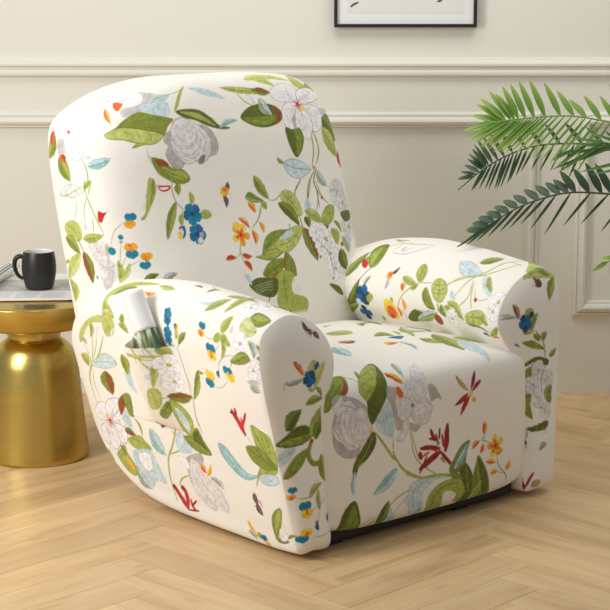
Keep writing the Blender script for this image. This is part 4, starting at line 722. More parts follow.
# side pocket sewn on the near armrest: shares the print of the sleeve it covers
def sleeve_xyz(Y, s):
    M = ARM_PROF.copy(); M[:, 1] *= 0.6
    d = np.r_[0, np.cumsum(np.linalg.norm(np.diff(M, axis=0), axis=1))]
    x = np.interp(s, d, ARM_PROF[:, 0]); h = np.interp(s, d, ARM_PROF[:, 1])
    return np.stack(arm_point(x, h, Y), -1)
POCKET = dict(y0=.29, y1=.60, s0=.30, s1=.525)
def build_pocket():
    ny, ns = 150, 118
    u = np.linspace(0, 1, ny); v = np.linspace(0, 1, ns)
    U, V = np.meshgrid(u, v, indexing='ij')
    s = POCKET['s0'] + V * (POCKET['s1'] - POCKET['s0'] + 0.010 * np.sin(np.pi * U) * 0)
    Y = POCKET['y0'] + (POCKET['y1'] - POCKET['y0']) * U + 0.0 * V
    B = sleeve_xyz(Y, s)
    e = 1e-3
    n = np.cross(sleeve_xyz(Y + e, s) - B, sleeve_xyz(Y, s + e) - B); n /= np.linalg.norm(n, axis=-1)[..., None]
    if n[ny // 2, ns // 2, 0] > 0: n = -n
    lift = 0.003 + 0.080 * np.exp(-(np.abs(U - .42) / .21) ** 2.8) * V ** .6
    lift *= np.clip(np.minimum(U, 1 - U) / .06, 0, 1) ** .5
    P = B + n * lift[..., None]
    AB = np.stack([Y, s], -1)
    Pi = B + n * (lift[..., None] - 0.003)
    G = [(P, AB, 'arm_near'), (Pi[:, ::-1], AB[:, ::-1], 'arm_near'),
         (np.stack([P[:, -1], Pi[:, -1]], 1), np.stack([AB[:, -1], AB[:, -1]], 1), 'arm_near'),
         (np.stack([Pi[0], P[0]], 1), np.stack([AB[0], AB[0]], 1), 'arm_near'),
         (np.stack([P[-1], Pi[-1]], 1), np.stack([AB[-1], AB[-1]], 1), 'arm_near')]
    return cloth_obj('side_pocket', G, prints, m_cloth, chair), n[ny // 2, ns // 2]
build_pocket()

m_lining = mat('plain cream cloth', BASE, .85)
bm = bmesh.new(); add_box(bm, .10, .83, .76, .80, .03, .36, .01); bm_obj('rear_panel', bm, m_lining, chair, True)
# dark base frame and glides under the cover
m_base = mat('black steel', (22, 21, 20), 0.5)
bm = bmesh.new()
add_box(bm, .115, .78, .028, .64, .012, .085, .004)
bm_obj('base_frame', bm, m_base, chair)
for (x, y) in ((.16, .06), (.60, .06), (.16, .61), (.74, .61)):
    bm = bmesh.new(); add_box(bm, x - .025, x + .025, y - .02, y + .02, 0.0, .0125, .003)
    bm_obj('foot', bm, m_base, chair)
# ------------------------------------------------------------------ rolled magazine in the pocket
def w_of(l):
    c, s = math.cos(CA), math.sin(CA)
    return np.array([-0.02 + c * l[0] - s * l[1], 4.08 + s * l[0] + c * l[1], l[2]])
m_paper = mat('white coated paper', (238, 238, 236), 0.45, var=0.02)
m_leafpaper = None
def leafy_paper():
    m, nt, b = nodes('paper printed with green blades')
    tc = nt.nodes.new('ShaderNodeTexCoord'); mp = nt.nodes.new('ShaderNodeMapping'); mp.inputs['Scale'].default_value = (70, 70, 9)
    n = nt.nodes.new('ShaderNodeTexNoise'); n.inputs['Scale'].default_value = 1.0; n.inputs['Detail'].default_value = 3
    r = nt.nodes.new('ShaderNodeValToRGB')
    r.color_ramp.elements[0].position = 0.40; r.color_ramp.elements[0].color = rgba((74, 92, 58))
    r.color_ramp.elements[1].position = 0.60; r.color_ramp.elements[1].color = rgba((222, 226, 214))
    e = r.color_ramp.elements.new(0.50); e.color = rgba((130, 146, 104))
    nt.links.new(tc.outputs['Object'], mp.inputs['Vector']); nt.links.new(mp.outputs['Vector'], n.inputs['Vector'])
    nt.links.new(n.outputs['Fac'], r.inputs['Fac']); nt.links.new(r.outputs['Color'], b.inputs['Base Color'])
    b.inputs['Roughness'].default_value = 0.35
    return m
m_leafpaper = leafy_paper()
def spiral_roll(L, r0, turns, z0, z1, flare=0.0, seg=150):
    """rolled sheet around local z, thickness from two shells"""
    vs = []; fs = []
    zs = np.linspace(z0, z1, 14); th = 0.0016
    ring = []
    for z in zs:
        for k in range(seg):
            a = 2 * math.pi * turns * k / (seg - 1)
            r = (r0 - 0.0035 * a / (2 * math.pi)) * (1 + flare * (z - z0) / (z1 - z0))
            ring.append((r * math.cos(a), r * math.sin(a), z))
    o = np.array(ring).reshape(len(zs), seg, 3)
    rad = np.linalg.norm(o[..., :2], axis=-1, keepdims=True)
    i = o.copy(); i[..., :2] *= (rad - th) / rad
    nz = len(zs)
    vs = np.vstack([o.reshape(-1, 3), i.reshape(-1, 3)]); N = nz * seg
    for a in range(nz - 1):
        for k in range(seg - 1):
            p = a * seg + k
            fs.append((p, p + 1, p + seg + 1, p + seg)); fs.append((N + p + 1, N + p, N + p + seg, N + p + seg + 1))
    for k in range(seg - 1):
        fs.append((k + 1, k, N + k, N + k + 1)); q = (nz - 1) * seg + k; fs.append((q, q + 1, N + q + 1, N + q))
    for a in range(nz - 1):
        p = a * seg; fs.append((p, p + seg, N + p + seg, N + p)); p += seg - 1; fs.append((p + seg, p, N + p, N + p + seg))
    return vs, fs
roll = thing('rolled_magazine', 'white rolled magazine with green grass picture tucked in the pocket of the armchair side', 'magazine')
rt = Vector(w_of((-.119, .486, .594))); rb = Vector(w_of((-.109, .409, .452)))
axis = (rt - rb).normalized(); roll.location = rb
roll.rotation_mode = 'QUATERNION'; roll.rotation_quaternion = axis.to_track_quat('Z', 'Y')
Lr = (rt - rb).length
vs, fs = spiral_roll(Lr, .030, 2.4, 0, Lr * .40); mesh_obj('printed_cover', vs, fs, m_leafpaper, roll)
vs, fs = spiral_roll(Lr, .0315, 2.4, Lr * .38, Lr, 0.02); mesh_obj('white_cover_band', vs, fs, m_paper, roll)

# ------------------------------------------------------------------ brass side table
def brass():
    m, nt, b = nodes('brushed brass')
    b.inputs['Metallic'].default_value = 1.0; b.inputs['Roughness'].default_value = 0.32
    tc = nt.nodes.new('ShaderNodeTexCoord'); mp = nt.nodes.new('ShaderNodeMapping'); mp.inputs['Scale'].default_value = (3, 3, 160)
    n = nt.nodes.new('ShaderNodeTexNoise'); n.inputs['Scale'].default_value = 4.0; n.inputs['Detail'].default_value = 3
    nt.links.new(tc.outputs['Object'], mp.inputs['Vector']); nt.links.new(mp.outputs['Vector'], n.inputs['Vector'])
    mx = nt.nodes.new('ShaderNodeMix'); mx.data_type = 'RGBA'
    mx.inputs[6].default_value = rgba((198, 172, 92)); mx.inputs[7].default_value = rgba((212, 188, 108))
    nt.links.new(n.outputs['Fac'], mx.inputs[0]); nt.links.new(mx.outputs[2], b.inputs['Base Color'])
    mr = nt.nodes.new('ShaderNodeMapRange'); mr.inputs[3].default_value = 0.25; mr.inputs[4].default_value = 0.33
    nt.links.new(n.outputs['Fac'], mr.inputs[0]); nt.links.new(mr.outputs[0], b.inputs['Roughness'])
    return m
m_brass = brass()
TX, TY = -0.775, 5.035
tb = thing('side_table', 'round brushed brass drum side table beside the armchair, carrying a black mug', 'side table', (TX, TY, 0))
lathe('base', [tuple(p) for p in catmull([(.0, .004), (.10, .002), (.146, .0), (.150, .006), (.1485, .03), (.141, .1), (.134, .17), (.1275, .24), (.120, .285), (.106, .318), (.088, .337), (.074, .345), (.0, .346)], 160)], m_brass, tb)
lathe('neck', [tuple(p) for p in catmull([(.0, .343), (.070, .343), (.0755, .350), (.076, .37), (.074, .385), (0, .386)], 60)], m_brass, tb)
lathe('table_top', [(0, .384)] + [tuple(p) for p in catmull([(.10, .382), (.150, .384), (.163, .389), (.178, .408), (.190, .43), (.1985, .452), (.199, .458), (.195, .461)], 60)] + [(.190, .4615), (0, .4615)], m_brass, tb)

# ------------------------------------------------------------------ papers and mug
m_news = None
def newsprint():
    m, nt, b = nodes('newsprint page')
    b.inputs['Base Color'].default_value = rgba((240, 239, 236)); b.inputs['Roughness'].default_value = 0.6
    return m
m_news = newsprint(); m_photo = mat('grey printed photo', (186, 188, 186), .5, var=.2, vscale=30)
m_ink = mat('printed ink', (120, 120, 120), .6); m_dark = mat('dark painted shade', (52, 52, 50), .5)
ZT = 0.4618
def sheet(name, quad, z, th, m, parent, wav=0.0):
    q = np.array(quad, float); nx = ny = 14; top = []
    for i in range(nx):
        for j in range(ny):
            u, v = i / (nx - 1), j / (ny - 1)
            p = (q[0] * (1 - u) + q[1] * u) * (1 - v) + (q[3] * (1 - u) + q[2] * u) * v
            top.append((p[0], p[1], z + th + wav * (math.sin(u * 5) * .5 + .5) * v))
    V = top + [(a, b_, z) for a, b_, c in top]; N = nx * ny; F = []
    for i in range(nx - 1):
        for j in range(ny - 1):
            a = i * ny + j; F.append((a, a + ny, a + ny + 1, a + 1)); F.append((N + a, N + a + 1, N + a + ny + 1, N + a + ny))
    for i in range(nx - 1):
        a = i * ny; F.append((a, N + a, N + a + ny, a + ny)); a += ny - 1; F.append((a, a + ny, N + a + ny, N + a))
    for j in range(ny - 1):
        a = j; F.append((a, a + 1, N + a + 1, N + a)); a += (nx - 1) * ny; F.append((a, N + a, N + a + 1, a + 1))
    return mesh_obj(name, V, F, m, parent, smooth=False)
n1 = thing('magazine', 'thin closed magazine with painted dark shade below it, undermost of the papers on the brass table', 'magazine', (-.78, 5.08, ZT))
sheet('shade_sheet', [(-.12, -.115), (.115, -.095), (.10, .20), (-.13, .18)], 0.0004, .0012, m_dark, n1)  # dark sheet standing in for the black shadow below the pages
sheet('page_block', [(-.12, -.117), (.113, -.098), (.10, .20), (-.13, .18)], .0012, .003, m_paper, n1)
n2 = thing('newspaper', 'folded white newspaper with grey picture lying under the black mug', 'newspaper', (-.78, 5.08, ZT + .0043))
sheet('page_block', [(-.15, -.125), (.132, -.105), (.115, .30), (-.17, .29)], 0, .0045, m_news, n2)
bm = bmesh.new()
def flat(bm, pts, z):
    bm.faces.new([bm.verts.new((x, y, z)) for x, y in pts])
flat(bm, [(-.105, -.005), (.115, .015), (.105, .20), (-.125, .185)], .0048)
bm_obj('printed_picture', bm, m_photo, n2)
bm = bmesh.new()
for r in range(7):
    y = -.10 + r * .0125
    for c in range(3):
        x0 = -.115 + c * .075
        flat(bm, [(x0, y), (x0 + .062, y + .005), (x0 + .062, y + .0085), (x0, y + .0035)], .00475)
mk = mat('pale printed text lines', (205, 205, 203), .6)
bm_obj('text_lines', bm, mk, n2)
ZP = ZT + .0043 + .0045
# curled paper roll at the left end
rl = thing('rolled_newspaper', 'rolled up newspaper lying at the left of the black mug', 'newspaper', (-.903, 5.2, ZP + .0185))
rl.rotation_euler = (math.radians(90), 0, math.radians(-5))
vs, fs = spiral_roll(.3, .0185, 2.6, -.20, .15); mesh_obj('paper', vs, fs, m_news, rl)
bm = bmesh.new()
for k, (z0, z1, a0, a1) in enumerate([(-.16, .10, 40, 52), (-.15, .05, 62, 78), (-.16, .13, 95, 104), (-.1, .12, 118, 135), (-.16, .1, 150, 160)]):
    for j in range(4):
        a, c = math.radians(a0 + (a1 - a0) * j / 4), math.radians(a0 + (a1 - a0) * (j + 1) / 4); r = .01835
        bm.faces.new([bm.verts.new(p) for p in ((r * math.cos(a), r * math.sin(a), z0), (r * math.cos(c), r * math.sin(c), z0), (r * math.cos(c), r * math.sin(c), z1), (r * math.cos(a), r * math.sin(a), z1))])
bm_obj('printed_columns', bm, m_ink, rl)

m_mug = mat('matt black glaze', (33, 34, 33), .38, var=.03); m_white = mat('white glaze', (232, 230, 224), .25)
mug = thing('mug', 'matt black barrel shaped mug with white inside standing on the newspaper', 'mug', (-.768, 5.125, ZP + .0008))
lathe('body', [(0, .0)] + [tuple(p) for p in catmull([(.034, .0), (.0385, .003), (.0445, .024), (.0495, .055), (.0485, .082), (.0445, .106), (.0437, .1085), (.0430, .1095)], 60)], m_mug, mug)
lathe('inside', [(.0430, .1095), (.0418, .1085)] + [tuple(p) for p in catmull([(.0424, .104), (.0462, .08), (.047, .055), (.042, .024), (.036, .008), (0, .006)], 50)], m_white, mug)
hp = catmull([(-.0435, 0, .092), (-.056, 0, .094), (-.067, 0, .086), (-.0705, 0, .068), (-.066, 0, .048), (-.056, 0, .034), (-.0455, 0, .030)], 60)
vs, fs = tube(hp, [.0062 + .0008 * math.sin(i / 10) for i in range(len(hp))], 14)
vs = [(v[0], v[1] * 1.35, v[2]) for v in vs]
h = mesh_obj('handle', vs, fs, m_mug, mug)

# ------------------------------------------------------------------ wall with mouldings, floor
WY = 5.78
m_wall = mat('warm off white wall paint', (226, 223, 211), .75, bump=.05, bscale=60, var=.008, vscale=1.5, spec=.3)
bm = bmesh.new(); add_box(bm, -3.2, 3.2, WY, WY + .12, 0, 2.7)
w = bm_obj('wall_back', bm, m_wall); w['kind'] = 'structure'
def sweep_x(prof, x0, x1):
    """prof in (out from wall, z), closed against the wall"""
    vs = []; fs = []
    for x in (x0, x1):
        for o, z in prof: vs.append((x, WY - o, z))
    n = len(prof)
    for i in range(n): fs.append((i, (i + 1) % n, n + (i + 1) % n, n + i))
    fs.append(tuple(range(n))[::-1]); fs.append(tuple(range(n, 2 * n)))
    return vs, fs
# chair rail, top to bottom
rail = [(-.002, 1.100), (.004, 1.0995), (.007, 1.097), (.008, 1.092), (.016, 1.089), (.0215, 1.085), (.0235, 1.080), (.0225, 1.0745), (.013, 1.070), (.012, 1.064), (.0165, 1.060), (.0185, 1.054), (.018, 1.047), (.0155, 1.043), (.009, 1.0395), (-.002, 1.0385)]
vs, fs = sweep_x(rail, -3.2, 3.2)
t = mesh_obj('trim_1', vs, fs, m_wall, smooth=False); t['kind'] = 'structure'
# panel mouldings (mitred rectangular frames)
PM = [(0.0, 0.0), (0.0062, 0.001), (0.0116, 0.005), (0.0132, 0.01), (0.0093, 0.013), (0.0163, 0.0155), (0.0256, 0.022), (0.0287, 0.029), (0.0256, 0.036), (0.0163, 0.0405), (0.0116, 0.0425), (0.0132, 0.0465), (0.0062, 0.05), (0.0, 0.0505)]   # (out, inward from outer edge)
def panel(name, x0, x1, z0, z1):
    vs = []; fs = []
    n = len(PM)
    for cx, cz, sx, sz in ((x0, z0, 1, 1), (x1, z0, -1, 1), (x1, z1, -1, -1), (x0, z1, 1, -1)):
        for o, d in PM: vs.append((cx + sx * d, WY - o, cz + sz * d))
    for c in range(4):
        for i in range(n - 1):
            a = c * n + i; b_ = ((c + 1) % 4) * n + i
            fs.append((a, b_, b_ + 1, a + 1))
    o = mesh_obj(name, vs, fs, m_wall, smooth=False); o['kind'] = 'structure'
panel('trim_2', -2.6, .757, .262, .927)
panel('trim_3', .872, 2.6, .262, .927)
PANEL_TOP = .927

def floor_mat():
    m, nt, b = nodes('oak herringbone parquet')
    uv = nt.nodes.new('ShaderNodeUVMap'); uv.uv_map = 'plank'
    at = nt.nodes.new('ShaderNodeAttribute'); at.attribute_name = 'tone'
    sep = nt.nodes.new('ShaderNodeSeparateColor'); nt.links.new(at.outputs['Color'], sep.inputs['Color'])
    mp = nt.nodes.new('ShaderNodeMapping'); mp.inputs['Scale'].default_value = (1.6, 15, 1)
    nt.links.new(uv.outputs['UV'], mp.inputs['Vector'])
    add = nt.nodes.new('ShaderNodeVectorMath'); add.operation = 'ADD'
    mul = nt.nodes.new('ShaderNodeVectorMath'); mul.operation = 'SCALE'; mul.inputs['Scale'].default_value = 40
    nt.links.new(at.outputs['Color'], mul.inputs[0]); nt.links.new(mp.outputs['Vector'], add.inputs[0]); nt.links.new(mul.outputs['Vector'], add.inputs[1])
    n = nt.nodes.new('ShaderNodeTexNoise'); n.inputs['Scale'].default_value = 1.0; n.inputs['Detail'].default_value = 6; n.inputs['Roughness'].default_value = .6; n.inputs['Distortion'].default_value = .6
    nt.links.new(add.outputs['Vector'], n.inputs['Vector'])
    mp2 = nt.nodes.new('ShaderNodeMapping'); mp2.inputs['Scale'].default_value = (7, 260, 1)
    nt.links.new(uv.outputs['UV'], mp2.inputs['Vector'])
    add2 = nt.nodes.new('ShaderNodeVectorMath'); add2.operation = 'ADD'; nt.links.new(mp2.outputs['Vector'], add2.inputs[0]); nt.links.new(mul.outputs['Vector'], add2.inputs[1])
    n2 = nt.nodes.new('ShaderNodeTexNoise'); n2.inputs['Scale'].default_value = 1.0; n2.inputs['Detail'].default_value = 3
    nt.links.new(add2.outputs['Vector'], n2.inputs['Vector'])
    r = nt.nodes.new('ShaderNodeValToRGB'); e = r.color_ramp.elements
    e[0].position = .22; e[0].color = rgba((184, 146, 98)); e[1].position = .75; e[1].color = rgba((228, 198, 152))
    k = e.new(.48); k.color = rgba((215, 181, 134))
    nt.links.new(n.outputs['Fac'], r.inputs['Fac'])
    # per plank tone and fine fibres
    m1 = nt.nodes.new('ShaderNodeMix'); m1.data_type = 'RGBA'; m1.blend_type = 'MULTIPLY'; m1.inputs[0].default_value = 1
    tr = nt.nodes.new('ShaderNodeMapRange'); tr.inputs[3].default_value = .90; tr.inputs[4].default_value = 1.06
    nt.links.new(sep.outputs[0], tr.inputs[0])
    nt.links.new(r.outputs['Color'], m1.inputs[6]); nt.links.new(tr.outputs[0], m1.inputs[7])
    m2 = nt.nodes.new('ShaderNodeMix'); m2.data_type = 'RGBA'; m2.blend_type = 'MULTIPLY'; m2.inputs[0].default_value = 1
    fr = nt.nodes.new('ShaderNodeMapRange'); fr.inputs[1].default_value = .3; fr.inputs[2].default_value = .7; fr.inputs[3].default_value = .93; fr.inputs[4].default_value = 1.05
    nt.links.new(n2.outputs['Fac'], fr.inputs[0]); nt.links.new(m1.outputs[2], m2.inputs[6]); nt.links.new(fr.outputs[0], m2.inputs[7])
    # knots
    mpk = nt.nodes.new('ShaderNodeMapping'); mpk.inputs['Scale'].default_value = (2.6, 7, 1)
    nt.links.new(uv.outputs['UV'], mpk.inputs['Vector']); addk = nt.nodes.new('ShaderNodeVectorMath'); addk.operation = 'ADD'
    nt.links.new(mpk.outputs['Vector'], addk.inputs[0]); nt.links.new(mul.outputs['Vector'], addk.inputs[1])
    vo = nt.nodes.new('ShaderNodeTexVoronoi'); vo.inputs['Scale'].default_value = .8; vo.voronoi_dimensions = '2D'
    nt.links.new(addk.outputs['Vector'], vo.inputs['Vector'])
    kr = nt.nodes.new('ShaderNodeMapRange'); kr.inputs[1].default_value = .01; kr.inputs[2].default_value = .09; kr.inputs[3].default_value = .62; kr.inputs[4].default_value = 1.0
    nt.links.new(vo.outputs['Distance'], kr.inputs[0])
    m3 = nt.nodes.new('ShaderNodeMix'); m3.data_type = 'RGBA'; m3.blend_type = 'MULTIPLY'; m3.inputs[0].default_value = .4
    nt.links.new(m2.outputs[2], m3.inputs[6]); nt.links.new(kr.outputs[0], m3.inputs[7])
    nt.links.new(m3.outputs[2], b.inputs['Base Color'])
    b.inputs['Roughness'].default_value = .42; b.inputs['Specular IOR Level'].default_value = .4
    bp = nt.nodes.new('ShaderNodeBump'); bp.inputs['Strength'].default_value = .12; bp.inputs['Distance'].default_value = .001
    nt.links.new(n2.outputs['Fac'], bp.inputs['Height']); nt.links.new(bp.outputs['Normal'], b.inputs['Normal'])
    return m
m_floor = floor_mat()
m_gap = mat('plank joint', (176, 142, 100), .8)
def build_floor():
    L, wd = .622, .115
    th = math.radians(46.2); U = np.array([math.cos(th), math.sin(th)]); Vv = np.array([-math.sin(th), math.cos(th)])
    org = np.array([-.35, 4.04]) - L * U
    V = []; F = []; UVs = []; T = []; r = random.Random(3)
    g = .0011
    def rect(u0, u1, v0, v1, along_u):
        c = org + U * (u0 + u1) / 2 + Vv * (v0 + v1) / 2
        if not (-3.0 < c[0] < 3.0 and .6 < c[1] < 6.1): return
        base = len(V)
        cs = [(u0, v0), (u1, v0), (u1, v1), (u0, v1)]
        ring = [(u0 + g, v0 + g), (u1 - g, v0 + g), (u1 - g, v1 - g), (u0 + g, v1 - g)]
        for (a, b_) in cs:
            p = org + U * a + Vv * b_; V.append((p[0], p[1], -.0012))
        for (a, b_) in ring:
            p = org + U * a + Vv * b_; V.append((p[0], p[1], 0))
        t = (r.random(), r.random(), r.random())
        def uvf(i):
            a, b_ = (cs + ring)[i]
            return ((a - u0, b_ - v0) if along_u else (b_ - v0, a - u0))
        for f in ((4, 5, 6, 7), (0, 1, 5, 4), (1, 2, 6, 5), (2, 3, 7, 6), (3, 0, 4, 7)):
            F.append(tuple(base + i for i in f)); UVs.extend([uvf(i) for i in f]); T.extend([t] * 4)
    for m_ in range(-8, 9):
        for k in range(-50, 51):
            ou, ov = k * wd + m_ * L, k * wd - m_ * L
            rect(ou, ou + L, ov, ov + wd, True)
            rect(ou + L, ou + L + wd, ov + wd - L, ov + wd, False)
    o = mesh_obj('floor', V, F, m_floor, smooth=False); me = o.data
    uvl = me.uv_layers.new(name='plank'); uvl.data.foreach_set('uv', np.array(UVs, np.float32).ravel())
    ca = me.color_attributes.new('tone', 'FLOAT_COLOR', 'CORNER'); ca.data.foreach_set('color', np.c_[np.array(T), np.ones(len(T))].astype(np.float32).ravel())
    o['kind'] = 'structure'
build_floor()

# ------------------------------------------------------------------ framed picture
pf = thing('picture_frame', 'thin black framed botanical print with white mount hanging above the chair rail', 'picture', (.3175, WY, 1.196))
m_black = mat('black lacquered wood', (30, 31, 28), .45)
FW, FH, ft, fd = .451, .60, .0105, .030
for (x0, x1, z0, z1) in ((-FW / 2, FW / 2, 0, ft), (-FW / 2, FW / 2, FH - ft, FH), (-FW / 2, -FW / 2 + ft, ft, FH - ft), (FW / 2 - ft, FW / 2, ft, FH - ft)):
    bm = bmesh.new(); add_box(bm, x0, x1, -fd, -.001, z0, z1, .0012); bm_obj('frame_rail', bm, m_black, pf)
bm = bmesh.new(); add_box(bm, -FW / 2 + ft * .7, FW / 2 - ft * .7, -.020, -.002, ft * .7, FH - ft * .7); bm_obj('mount', bm, mat('white mount board', (230, 231, 230), .6), pf)
bm = bmesh.new(); add_box(bm, -.185, .185, -.0208, -.0198, .045, FH - .05); bm_obj('print_paper', bm, mat('pale print paper', (224, 224, 219), .7, var=.01), pf)
bm = bmesh.new()
def stroke(bm, pts, y):
    bm.faces.new([bm.verts.new((x, y, z)) for x, z in pts])
stroke(bm, [(-.176, .062), (-.170, .063), (-.160, .069), (-.150, .074), (-.147, .080), (-.158, .078), (-.170, .072)], -.0211)
stroke(bm, [(.098, .0805), (.104, .0775), (.112, .080), (.120, .088), (.118, .098), (.110, .090)], -.0211)
def sprig(x0, z0, x1, z1, n, size):
    """a drawn twig with paired leaves"""
    L = math.hypot(x1 - x0, z1 - z0); ux, uz = (x1 - x0) / L, (z1 - z0) / L
    stroke(bm, [(x0 - uz * .001, z0 + ux * .001), (x0 + uz * .001, z0 - ux * .001), (x1 + uz * .0005, z1 - ux * .0005), (x1 - uz * .0005, z1 + ux * .0005)], -.0211)
    for k in range(n):
        t = (k + 1) / (n + .5); cx, cz = x0 + (x1 - x0) * t, z0 + (z1 - z0) * t; q = size * (1 - .4 * t)
        for sg in (-1, 1):
            dx, dz = ux * .6 - sg * uz * .8, uz * .6 + sg * ux * .8
            stroke(bm, [(cx, cz), (cx + dx * q * .4 + dz * q * .16, cz + dz * q * .4 - dx * q * .16), (cx + dx * q, cz + dz * q), (cx + dx * q * .4 - dz * q * .16, cz + dz * q * .4 + dx * q * .16)], -.0212)
sprig(-.03, .17, .02, .47, 8, .05); sprig(-.02, .24, -.10, .40, 5, .04); sprig(.0, .22, .10, .34, 5, .04)
bm_obj('drawing', bm, mat('dark grey ink', (92, 84, 84), .7), pf)

# ------------------------------------------------------------------ potted palm
def palm_mats():
    out = []
    for nm, c0, c1 in (('bright palm leaf', (96, 140, 46), (168, 196, 84)), ('dark palm leaf', (36, 62, 36), (72, 104, 58)), ('palm leaf', (58, 92, 46), (104, 142, 66))):
        m, nt, b = nodes(nm)
        at = nt.nodes.new('ShaderNodeAttribute'); at.attribute_name = 'along'
        mx = nt.nodes.new('ShaderNodeMix'); mx.data_type = 'RGBA'; mx.inputs[6].default_value = rgba(c0); mx.inputs[7].default_value = rgba(c1)
        nt.links.new(at.outputs['Fac'], mx.inputs[0]); nt.links.new(mx.outputs[2], b.inputs['Base Color'])
        b.inputs['Roughness'].default_value = .45
        out.append(m)
    return out
PMATS = palm_mats()
CAMP = Vector((0, 0, 1.4))
def spot(x, y, D):
    """point of the room seen at photo position (x, y) at distance D from the camera's plane"""
    p = math.radians(10.8); dx, q = x - 305, y - 305
    f = 1800 * math.cos(p) - q * math.sin(p); d = 1800 * math.sin(p) + q * math.cos(p)
    t = D / f
    return np.array([dx * t, D, 1.4 - d * t])
palm = thing('potted_palm', 'potted palm with arching feathery green fronds reaching in front of the wall at right', 'plant', (1.28, 5.18, 0))
PO = np.array([1.28, 5.18, 0.0])
def blade(V, F, T, base, tip, wid, nrm, bend=0.0, n=9):
    """a pointed leaflet with a raised midrib, from base to tip"""
    ax = tip - base; L = np.linalg.norm(ax); ax /= L
    side = np.cross(nrm, ax); side /= np.linalg.norm(side) + 1e-9; up = np.cross(ax, side)
    o = len(V)
    for i in range(n):
        t = i / (n - 1)
        wv = wid * min(1, .35 + t * 2.2) * (1 - t ** 3.2) ** .8 if i < n - 1 else 0.0
        if i == 0: wv = wid * .25
        c = base + ax * L * t + np.array([0, 0, -1.0]) * bend * L * (t * t) + up * 0
        V += [c - side * wv / 2 + up * wv * .12, c - up * wv * .08, c + side * wv / 2 + up * wv * .12]
        T += [t * t] * 3
    for i in range(n - 1):
        a = o + i * 3
        F += [(a, a + 1, a + 4, a + 3), (a + 1, a + 2, a + 5, a + 4)]
def frond(rpath, D0, D1, leaves, m, hang, stem_from=None, rad=.004):
    """rpath: rachis from root side to tip as photo positions; leaves: (fraction on rachis, tip position, width, depth offset)"""
    n = len(rpath); pts = [spot(x, y, D0 + (D1 - D0) * i / (n - 1)) for i, (x, y) in enumerate(rpath)]
    if stem_from is not None: pts = [np.array(s) for s in stem_from] + pts
    ns = 0 if stem_from is None else len(stem_from)
    C = catmull(pts, 240)
    d = np.r_[0, np.cumsum(np.linalg.norm(np.diff(C, axis=0), axis=1))]
    # arc position where the visible rachis begins
    j = int(np.argmin(np.linalg.norm(C - pts[ns], axis=1))); dv0 = d[j]
    Cc = C - PO
    R, s = resample(Cc, n=60)
    rr = [rad * (1 - .75 * (k / 59)) + .0006 for k in range(60)]
    V, F = tube(R, rr, 8); V = [np.array(v) for v in V]; T = [0.35] * len(V)
    def at(fr):
        s_ = dv0 + fr * (d[-1] - dv0)
        return np.array([np.interp(s_, d, Cc[:, k]) for k in range(3)])
    for fr, tipxy, wd, dd in leaves:
        base = at(fr); bw = base + PO
        tip = spot(tipxy[0], tipxy[1], bw[1] + dd) - PO
        v = (base + PO) - np.array(CAMP); v /= np.linalg.norm(v)
        ax = tip - base; ax /= np.linalg.norm(ax)
        nr = np.array([.25, -.85, .45]); nr -= ax * (nr @ ax)
        blade(V, F, T, base, tip, wd * (1.3 if dd > 0 else 1.0), nr, hang)
    o = mesh_obj('frond', V, F, m, palm)
    ca = o.data.color_attributes.new('along', 'FLOAT_COLOR', 'POINT')
    t = np.array(T, float)[:, None]; ca.data.foreach_set('color', np.c_[t, t, t, np.ones(len(t))].astype(np.float32).ravel())
    return o
def lin(a, b, n): return [a + (b - a) * i / max(1, n - 1) for i in range(n)]
def interp_leaves(keys, n, wd, dd, jit=1.2, seed=1, dx=None, span=240.0):
    """keys: (fraction, tip x, tip y); fill n leaflets between them"""
    k = np.array(keys, float); r = random.Random(seed); out = []
    if dx is not None: k[:, 0] = np.clip((700 - k[:, 1] - dx) / span, .03, .985)
    for i in range(n):
        t = i / (n - 1) * (len(k) - 1); a = int(min(t, len(k) - 2)); u = t - a
        p = k[a] * (1 - u) + k[a + 1] * u
        out.append((p[0], (p[1] + r.uniform(-jit, jit), p[2] + r.uniform(-jit, jit)), wd * r.uniform(.85, 1.1), dd + r.uniform(-.01, .01)))
    return out
crown = PO + np.array([0, 0, .62])
def stems(x, y, D, h): 
    e = spot(x, y, D); return [crown + np.array([0, 0, -.1]), crown * .6 + e * .4 + np.array([0, 0, h])]
# bright upper frond
f1 = [(700, 150), (655, 131), (610, 122), (571.6, 116), (533, 117.5), (495, 122.5), (467, 131)]
up1 = [(.98, (464, 130)), (.93, (470.5, 114.6)), (.87, (475.5, 102.8)), (.82, (479.5, 97)), (.76, (488.5, 89.3)), (.71, (495, 92)), (.67, (502, 84.5)), (.62, (510, 82)), (.57, (518.5, 78.7)), (.515, (529, 77.7)), (.455, (543.6, 80.4)), (.40, (556.5, 89)), (.345, (568.6, 98.4)), (.29, (583.4, 93.8)), (.24, (599.4, 94)), (.19, (609, 82)), (.14, (622, 84)), (.09, (640, 92))]
L1 = [((686 - p[0] - 16 * max(0, (505 - p[0]) / 35)) / 233, p, .0165, .03) for f, p in up1]
dn1 = [(.95, 466, 139), (.88, 474, 143), (.80, 482, 147), (.72, 490, 150), (.62, 498, 152), (.52, 508, 153), (.42, 522, 156), (.32, 540, 160), (.22, 556, 166), (.12, 572, 176)]
L1 += interp_leaves(dn1, 24, .0085, -.03, 1.5, 4, 34, 236.0)
frond(f1, 5.02, 4.95, L1, PMATS[0], .03, stems(700, 150, 5.05, .2))
